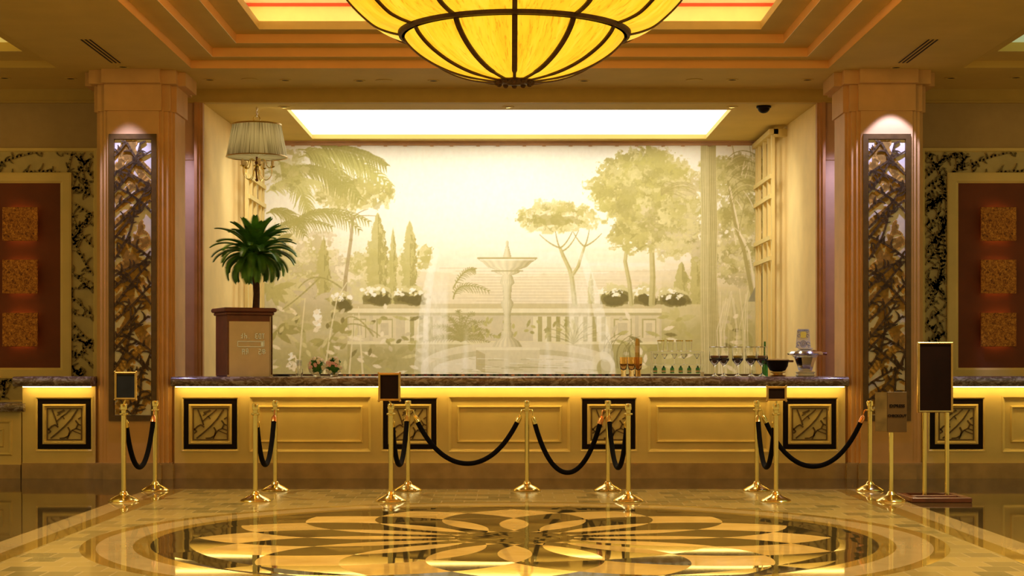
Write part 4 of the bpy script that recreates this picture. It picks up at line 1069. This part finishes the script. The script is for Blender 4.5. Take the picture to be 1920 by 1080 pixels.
def gly(cx, cz, seed, b=b):
    r = random.Random(seed); y0, y1 = -s-.018, -s-.010
    def st(x0, x1, z0, z1): b.box(cx+x0, cx+x1, y0, y1, cz+z0, cz+z1)
    if seed == 1: st(-.035, -.028, -.03, .03); st(-.05, -.028, .0, .008); st(-.05, -.028, -.025, -.018); st(-.01, -.003, -.03, .035); st(-.01, .02, .0, .008); st(.014, .022, -.03, .0); st(.04, .046, -.03, -.022)
    if seed == 2: st(-.05, -.043, -.03, .03); st(-.05, -.02, .022, .03); st(-.05, -.025, -.004, .004); st(-.05, -.02, -.03, -.022); st(-.008, -.001, -.03, .03); st(-.008, .02, .022, .03); st(-.008, .02, -.03, -.022); st(.014, .021, -.03, .03); st(.03, .06, .022, .03); st(.042, .049, -.03, .03)
    if seed == 3: st(-.04, 0, .022, .03); st(-.04, 0, -.002, .006); st(-.034, -.028, -.035, .03); st(-.012, -.006, -.035, .03); st(.012, .018, -.035, .035); st(.018, .035, .027, .034); st(.018, .032, .0, .006); st(.03, .036, -.02, .03)
    if seed == 4: st(-.04, -.012, .022, .03); st(-.018, -.012, .0, .03); st(-.04, -.012, .0, .007); st(-.04, -.034, -.03, .003); st(-.04, -.01, -.032, -.025); st(0, .04, .018, .025); st(0, .04, -.004, .003); st(0, .006, -.004, .025); st(.034, .04, -.004, .025); st(-.004, .045, -.02, -.013); st(.017, .023, -.035, .034)
gly(-.06, .47, 1); gly(.11, .47, 2); gly(-.06, .29, 3); gly(.14, .29, 4)
b.box(-.15, .17, -s-.016, -s-.010, .405, .411); b.box(-.15, .17, -s-.016, -s-.010, .345, .351); b.box(-.15, -.144, -s-.016, -s-.010, .345, .411); b.box(.164, .17, -s-.016, -s-.010, .345, .42); b.box(.13, .16, -s-.016, -s-.010, .355, .40)
b.build('metal_characters', M_silver, bp)
tr = thing('potted_palm', 'dark green cycad palm growing from the mahogany planter on the desk', 'palm', (PX(480, PY), PY, ZT+.80))
b = MB(); P = [(0, 0, 0), (.008, 0, .17), (.0, 0, .34), (-.006, 0, .46), (-.01, 0, .56), (-.012, 0, .66)]; b.tube(P, [.042, .038, .040, .055, .075, .07], 14)
for k in range(120):
    a = k*2.4; z = .42+.26*k/120; r = .05+.02*k/120; b.tube([(r*math.cos(a), r*math.sin(a), z), ((r+.022)*math.cos(a), (r+.022)*math.sin(a), z+.03)], [.014, .004], 5)
b.build('trunk', M_trunk, tr, smooth=True)
rr = random.Random(4)
K = 84
for k in range(K):
    a = k*2.39996+rr.uniform(-.1, .1); f = k/(K-1); el = math.radians(84-112*f+rr.uniform(-4, 4)); L = rr.uniform(.47, .54)*(1.0 if .25 < f < .7 else .84)
    b = MB(); base = Vector((-.012+.04*math.cos(a), .04*math.sin(a), .62+.06*(1-f))); p = base.copy(); n = 24; e = el; pts = [p.copy()]; 
    for i in range(n): p = p+Vector((math.cos(a)*math.cos(e), math.sin(a)*math.cos(e), math.sin(e)))*L/n; e -= (.6+.9*f)*(.4+1.5*i/n)*1.1/n; pts.append(p.copy())
    b.tube(pts, [.0045*(1-.7*i/n) for i in range(n+1)], 4)
    side = Vector((-math.sin(a), math.cos(a), 0))
    for i in range(2, n*2):
        u = i/2/n; i0 = min(n-1, int(u*n)); q = pts[i0].lerp(pts[i0+1], u*n-i0); d = (pts[i0+1]-pts[i0]).normalized(); up = side.cross(d).normalized()*-1
        ll = .105*math.sin(PI*min(1, .16+.80*u))**.6
        for sg in (-1, 1):
            w = (d*.55+side*sg*.62+up*.30).normalized(); tip = q+w*ll; tip.z -= ll*.14; wd = d*.0055; v = len(b.v)
            mid = q.lerp(tip, .5)+Vector((0, 0, .004))
            b.v += [tuple(q-wd), tuple(q+wd), tuple(mid+wd), tuple(mid-wd), tuple(tip)]; b.f += [(v, v+1, v+2, v+3), (v+3, v+2, v+4)]; b.mi += [0, 0]
    b.build('frond', M_frond, tr)

# ------------------------------------------------------------ things on the desk
GY = 19.32; px2 = GY/F
def on(px, Y=GY): return (PX(px, Y), Y, ZT)
def lathe_thing(name, label, cat, px, parts, Y=GY, group=None):
    t = thing(name, label, cat, on(px, Y), group=group)
    for nm, prof, m, n in parts:
        b = MB(); b.lathe(prof, n); b.build(nm, m, t, smooth=True, angle=50)
    return t
# tumblers
for k, (px, w) in enumerate(((1169, 'leftmost of the three left of the tiered rack'), (1184, 'middle of the three left of the tiered rack'), (1197, 'rightmost of the three left of the tiered rack'))):
    pr = [(.030, 0), (.032, .01), (.026, .05), (.036, .09), (.046, .15), (.047, .225), (.044, .225), (.043, .15), (.032, .09), (.001, .07)]
    if k == 0: tb = lathe_thing('goblet', '', 'glass', px, [('bowl', pr, M_amberg, 24)], group='amber goblets'); o = tb
    else: o = dup(tb, on(px, GY+.03*k))
    o['label'] = 'amber tinted heavy glass goblet, '+w
t = thing('gold_bottle', 'slim gold bottle standing behind the amber goblets', 'bottle', on(1195, GY+.16)); b = MB(); b.lathe([(.026, 0), (.028, .02), (.028, .40), (.020, .43), (.020, .445), (.001, .445)], 20); b.build('body', M_brassd, t, smooth=True)
b = MB(); b.lathe([(.0285, .28), (.0285, .36)], 20); b.build('neck_band', M_candle, t, smooth=True)
# tiered rack
rx = (1216+1322)/2; Wd = (1322-1216)*px2/2
rk = thing('glass_rack', 'three tier clear glass rack holding bar glasses on the desk', 'rack', on(rx))
for z, w in ((.030, 1.0), (.130, 1.0), (.285, .92)):
    b = MB(); b.bbox(-Wd*w, Wd*w, -.10, .12, z, z+.006, .002); sh = b.build('shelf', M_glass, rk)
    b = MB(); b.box(-Wd*w, Wd*w, -.104, -.100, z-.001, z+.007); b.build('metal_edge', M_silver, sh)
for x in (-Wd*.88, Wd*.88):
    for y in (-.09, .11): b = MB(); b.tube([(x, y, 0), (x, y, .291)], .005, 8); b.build('leg', M_silver, rk)
for k in range(4):
    px = 1239+k*17.5; pr = [(.030, 0), (.034, .004), (.042, .13), (.040, .13), (.032, .01), (.001, .008)]
    if k == 0:
        tg = thing('gold_rimmed_glass', '', 'glass', (PX(px, GY), GY, ZT+.2915), group='gold rimmed glasses'); b = MB(); b.lathe(pr, 20); b.build('body', M_glass, tg, smooth=True)
        b = MB(); b.lathe([(.0425, .118), (.0435, .132), (.040, .133), (.0395, .118)], 20); b.build('gold_rim', M_brass, tg, smooth=True); o = tg
    else: o = dup(tg, (PX(px, GY), GY, ZT+.2915))
    o['label'] = 'gold rimmed glass on the top rack shelf, '+('first', 'second', 'third', 'fourth')[k]+' from the left'
def cocktail(z0, pxs, lv, h=.13):
    global cg
    for k, px in enumerate(pxs):
        if cg is None:
            cg = thing('cocktail_glass', '', 'glass', (PX(px, GY), GY-.03, z0), group='cocktail glasses in the rack')
            b = MB(); b.lathe([(.028, 0), (.028, .003), (.004, .008), (.003, .07), (.012, .08), (.036, .125), (.034, .125), (.010, .083), (.001, .08)], 18); b.build('bowl', M_glass, cg, smooth=True)
            b = MB(); b.lathe([(.036, .121), (.037, .126), (.034, .127)], 18); b.build('silver_rim', M_silver, cg, smooth=True); o = cg
        else: o = dup(cg, (PX(px, GY), GY-.03+.02*(k % 2), z0))
        o['label'] = 'stemmed cocktail glass on the %s rack shelf, %s from the left' % (lv, ('first', 'second', 'third', 'fourth', 'fifth')[k])
cg = None
cocktail(ZT+.1365, (1228, 1246, 1264, 1282, 1306), 'middle')
bt = None
for k in range(6):
    px = 1229+k*16
    if bt is None:
        bt = thing('small_bottle', '', 'bottle', (PX(px, GY), GY+.04, ZT+.0365), group='small green bottles in the rack'); b = MB(); b.lathe([(.022, 0), (.024, .004), (.024, .06), (.010, .075), (.009, .088), (.001, .088)], 16); b.build('bottle_body', M_greeng, bt, smooth=True)
        b = MB(); b.lathe([(.0245, .012), (.0245, .035)], 16); b.build('paper_label', M_candle, bt, smooth=True); o = bt
    else: o = dup(bt, (PX(px, GY), GY+.04, ZT+.0365))
    o['label'] = 'small green bottle on the lowest rack shelf, %s from the left' % ('first', 'second', 'third', 'fourth', 'fifth', 'sixth')[k]
b = MB(); b.bbox(-.018, .018, -.006, .006, 0, .055, .002); o = b.build('price_card', M_white); o.location = (PX(1317, 19.2), 19.2, ZT); tag(o, 'tiny white card standing right of the glass rack', 'card')
# tall stemmed glasses
M_band1 = mat('dark_garnish', (.03, .02, .045), .4); M_yb = mat('lemon_garnish', (.85, .6, .08), .5); M_pb = mat('rose_garnish', (.5, .22, .18), .5)
hg = None
for k, (px, m2, w) in enumerate(((1340, M_pb, 'leftmost of the row'), (1357, M_pb, 'second from left in the row'), (1383, M_yb, 'the middle one, with lemon'), (1408, M_yb, 'fourth from left in the row'), (1428, M_pb, 'nearest the black bowl'))):
    t = thing('stemmed_glass', 'tall stemmed glass with dark band, '+w, 'glass', on(px, GY+.06*(k % 2)), group='row of tall stemmed glasses')
    for nm, pr, m in (('bowl', [(.052, 0), (.050, .004), (.016, .022), (.006, .035), (.005, .10), (.014, .125), (.045, .165), (.062, .19), (.062, .345), (.060, .345), (.060, .19), (.042, .167), (.001, .13)], M_glass), ('dark_band', [(.0625, .185), (.065, .20), (.0625, .21)], M_band1), ('garnish', [(.001, .222), (.05, .222), (.055, .235), (.05, .245), (.001, .245)], m2), ('silver_rim', [(.0615, .340), (.064, .346), (.0605, .348)], M_silver)):
        b = MB(); b.lathe(pr, 22); b.build(nm, m, t, smooth=True)
t = lathe_thing('green_bottle', 'green bottle neck standing behind the stemmed glasses and black bowl', 'bottle', 1434, [('glass_body', [(.035, 0), (.038, .01), (.038, .22), (.014, .30), (.012, .41), (.001, .412)], M_greeng, 18), ('blue_band', [(.0385, .255-.06), (.0385, .285-.06)], M_slate, 18)], Y=GY+.25)
# black bowl on stand
t = thing('black_bowl', 'black serving bowl on a small stand left of the silver urn', 'bowl', on(1458))
b = MB(); b.lathe([(.05, .055), (.09, .07), (.118, .12), (.128, .185), (.124, .185), (.11, .12), (.08, .08), (.001, .075)], 32); b.build('bowl', M_black, t, smooth=True)
b = MB(); b.lathe([(.125, .183), (.137, .188), (.137, .194), (.12, .20), (.001, .206)], 32); b.build('lid', M_plinth, t, smooth=True)
b = MB(); b.bbox(.12, .185, -.02, .02, .165, .19, .006); b.build('handle', M_woodr, t)
b = MB(); b.lathe([(.09, 0), (.095, .012), (.06, .02), (.055, .035), (.09, .045), (.09, .055), (.001, .056)], 24); b.build('stand', M_brassd, t, smooth=True)
# silver urn
t = thing('silver_urn', 'polished silver urn with wide lid at the right end of the desk', 'urn', on(1510))
b = MB(); b.lathe([(.10, 0), (.115, .01), (.10, .03), (.115, .05), (.095, .058), (.075, .06)], 32); b.build('foot', M_white, t, smooth=True)
b = MB(); b.lathe([(.07, .06), (.08, .07), (.10, .14), (.125, .21), (.13, .225)], 6); b.lathe([(.13, .222), (.15, .235), (.15, .24)], 32); b.build('body', M_silver, t, smooth=True, angle=30)
b = MB(); b.lathe([(.15, .238), (.200, .252), (.210, .268), (.190, .290), (.12, .305), (.10, .31), (.001, .312)], 40); b.build('lid', M_silver, t, smooth=True)
b = MB(); b.tube([(.19, 0, .27), (.235, 0, .262), (.25, 0, .262)], [.014, .016, .018], 10); b.build('handle', M_woodr, t, smooth=True)
b = MB(); b.lathe([(.055, .312), (.085, .32), (.088, .333), (.001, .334)], 24); b.build('lid_knob_plate', M_white, t, smooth=True)
M_bw = mat('blue_and_white_glaze', (.28, .32, .5), .2, var=.7, scale=30)
t = thing('card_holder', 'blue and white ornamental card standing on top of the silver urn', 'ornament', (PX(1506, GY), GY, ZT+.3345))
b = MB(); P = [(-.088, 0), (.088, 0), (.072, .205), (.06, .22), (-.06, .22), (-.072, .205)]
b.prism(P, -.008, .008, Matrix.Rotation(PI/2, 4, 'X')); bo = b.build('board', M_white, t)
b = MB()
for x in (-1, 1):
    for (u, z, r) in ((.052, .19, .013), (.05, .14, .016), (.056, .05, .018), (.066, .018, .012)): b.tube([(x*u+r*math.cos(a*PI/5), -.0105, z+r*math.sin(a*PI/5)) for a in range(9)], .004, 5)
for r in (.012, .024, .036): b.tube([(r*math.cos(a*PI/8), -.0105, .045+r*1.1*math.sin(a*PI/8)) for a in range(17)], .0035, 5)
b.box(-.055, .055, -.011, -.008, .195, .21); b.build('blue_scrolls', M_bw, bo)
b = MB(); 
b.prism([(.045*math.cos(a*PI/4)*(1 if a % 2 else .8), .15+.042*math.sin(a*PI/4)*(1 if a % 2 else .85)) for a in range(8)], .0085, .013, Matrix.Rotation(PI/2, 4, 'X')); b.build('gold_motif', M_brass, bo)
# bouquets
def bouquet(px, label):
    Yb = 19.12; t = thing('flower_vase', label, 'flowers', (PX(px, Yb), Yb, ZT-.0), group='small flower arrangements'); t.scale = (1.14, 1, 1.2); r = random.Random(px)
    b = MB(); b.lathe([(.045, 0), (.05, .01), (.038, .05), (.045, .07), (.042, .07), (.034, .05), (.001, .012)], 18); b.v = [(x*.8, y*.8, z*.6) for x, y, z in b.v]; b.build('vase', M_glass, t, smooth=True)
    b = MB(); cz = .10
    b.ico((0, 0, cz), .062, 1.05, .8, 1.05, 12, 8)
    for k in range(110):
        d = Vector((r.gauss(0, 1), r.gauss(0, 1), r.gauss(0, 1))).normalized(); c = Vector((0, 0, cz))+Vector((d.x*.062, d.y*.05, d.z*.065)); s_ = d.cross(Vector((r.uniform(-1, 1), r.uniform(-1, 1), 1))).normalized()*.009
        b.quad(c-s_*.4, c+d*.012-s_, c+d*.026, c+d*.012+s_)
    b.build('leaves', M_leaf, t)
    for nm, m, n, pred in (('pink_blossoms', M_pink, 9, lambda d: abs(d.z-.1) < .35 and d.x < .35), ('lilac_blossoms', M_lil, 34, lambda d: d.z > .35 or d.z < -.5 or abs(d.x) > .6)):
        b = MB(); q = 0
        while q < n:
            d = Vector((r.gauss(0, 1), -abs(r.gauss(0, 1)) if q % 3 else r.gauss(0, 1), r.gauss(0, 1))).normalized()
            if not pred(d): continue
            q += 1; c = Vector((d.x*.083, d.y*.062, cz+d.z*.088))
            u = d.orthogonal().normalized(); w = d.cross(u)
            for g in range(5):
                a = g*2*PI/5; p = c+(u*math.cos(a)+w*math.sin(a))*.0095; b.ico(tuple(p), .0085, 1, .7, 1, 6, 4)
        b.build(nm, m, t, smooth=True)
bouquet(594, 'small pink and lilac flower arrangement on the desk, left of the two'); bouquet(626, 'small pink and lilac flower arrangement on the desk, right of the two')
# cutlery holder and tray
t = thing('cutlery_holder', 'clear glass holding upright silver forks left of the flowers', 'cutlery holder', on(561, 19.15)); b = MB(); b.lathe([(.04, 0), (.042, .09), (.039, .09), (.037, .006), (.001, .005)], 18); b.build('glass', M_glass, t, smooth=True)
for k in range(7):
    a = k*.9; x, y = .022*math.cos(a), .022*math.sin(a); b = MB(); b.tube([(x*.5, y*.5, .007), (x*1.1, y*1.1, .13)], .002, 5)
    for q in (-1.5, -.5, .5, 1.5): b.tube([(x*1.1+q*.003, y*1.1, .125), (x*1.2+q*.004, y*1.2, .19)], .0012, 4)
    b.build('fork', M_silver, t)
b = MB(); b.bbox(-.10, .10, -.1, .1, 0, .012, .004); b.lathe([(.06, .012), (.085, .022), (.08, .024), (.001, .016)], 20); o = b.build('serving_tray', M_black); o.location = (PX(530, 19.4), 19.4, ZT); tag(o, 'flat black tray on the desk right of the palm planter', 'tray')
# back shelf with bottles whose tops show above the desk
t = thing('back_shelf', 'low dark shelf behind the desk under the mural', 'shelf', (-.6, 20.25, 0))
b = MB(); b.bbox(-1.7, 2.1, -.15, .15, .88, .92, .006); b.build('board', M_dkwood, t)
for x in (-1.5, 0, 1.9): b = MB(); b.box(x-.03, x+.03, -.12, .12, 0, .88); b.build('leg', M_dkwood, t)
M_capr = mat('red_cap', (.25, .03, .02), .4); M_capo = mat('orange_cap', (.7, .28, .1), .4); bs = {}
rr = random.Random(3)
for k in range(44):
    px = 646+k*11.7; kind = k % 4 if px > 700 else 3; x = PX(px, 20.25)
    m = (M_greeng, M_capr, M_black, M_capo)[kind]
    if kind not in bs:
        o = thing('condiment_bottle', '', 'bottle', (x, 20.25, .9205)); b = MB(); b.lathe([(.022, 0), (.026, .006), (.026, .16), (.012, .20), (.011, .235)], 12); b.build('bottle_body', M_greeng if kind != 3 else M_glass, o, smooth=True)
        b = MB(); b.lathe([(.020, .235), (.020, .282), (.001, .284)], 12); b.build('cap', m, o, smooth=True); bs[kind] = o
    else: o = dup(bs[kind], (x, 20.25+rr.uniform(-.05, .05), .9205))
    o['label'] = ('green topped', 'red capped', 'black capped', 'orange capped')[kind]+' small bottle in the row behind the desk'; o['group'] = ('green topped', 'red capped', 'black capped', 'orange capped')[kind]+' bottles behind the desk'
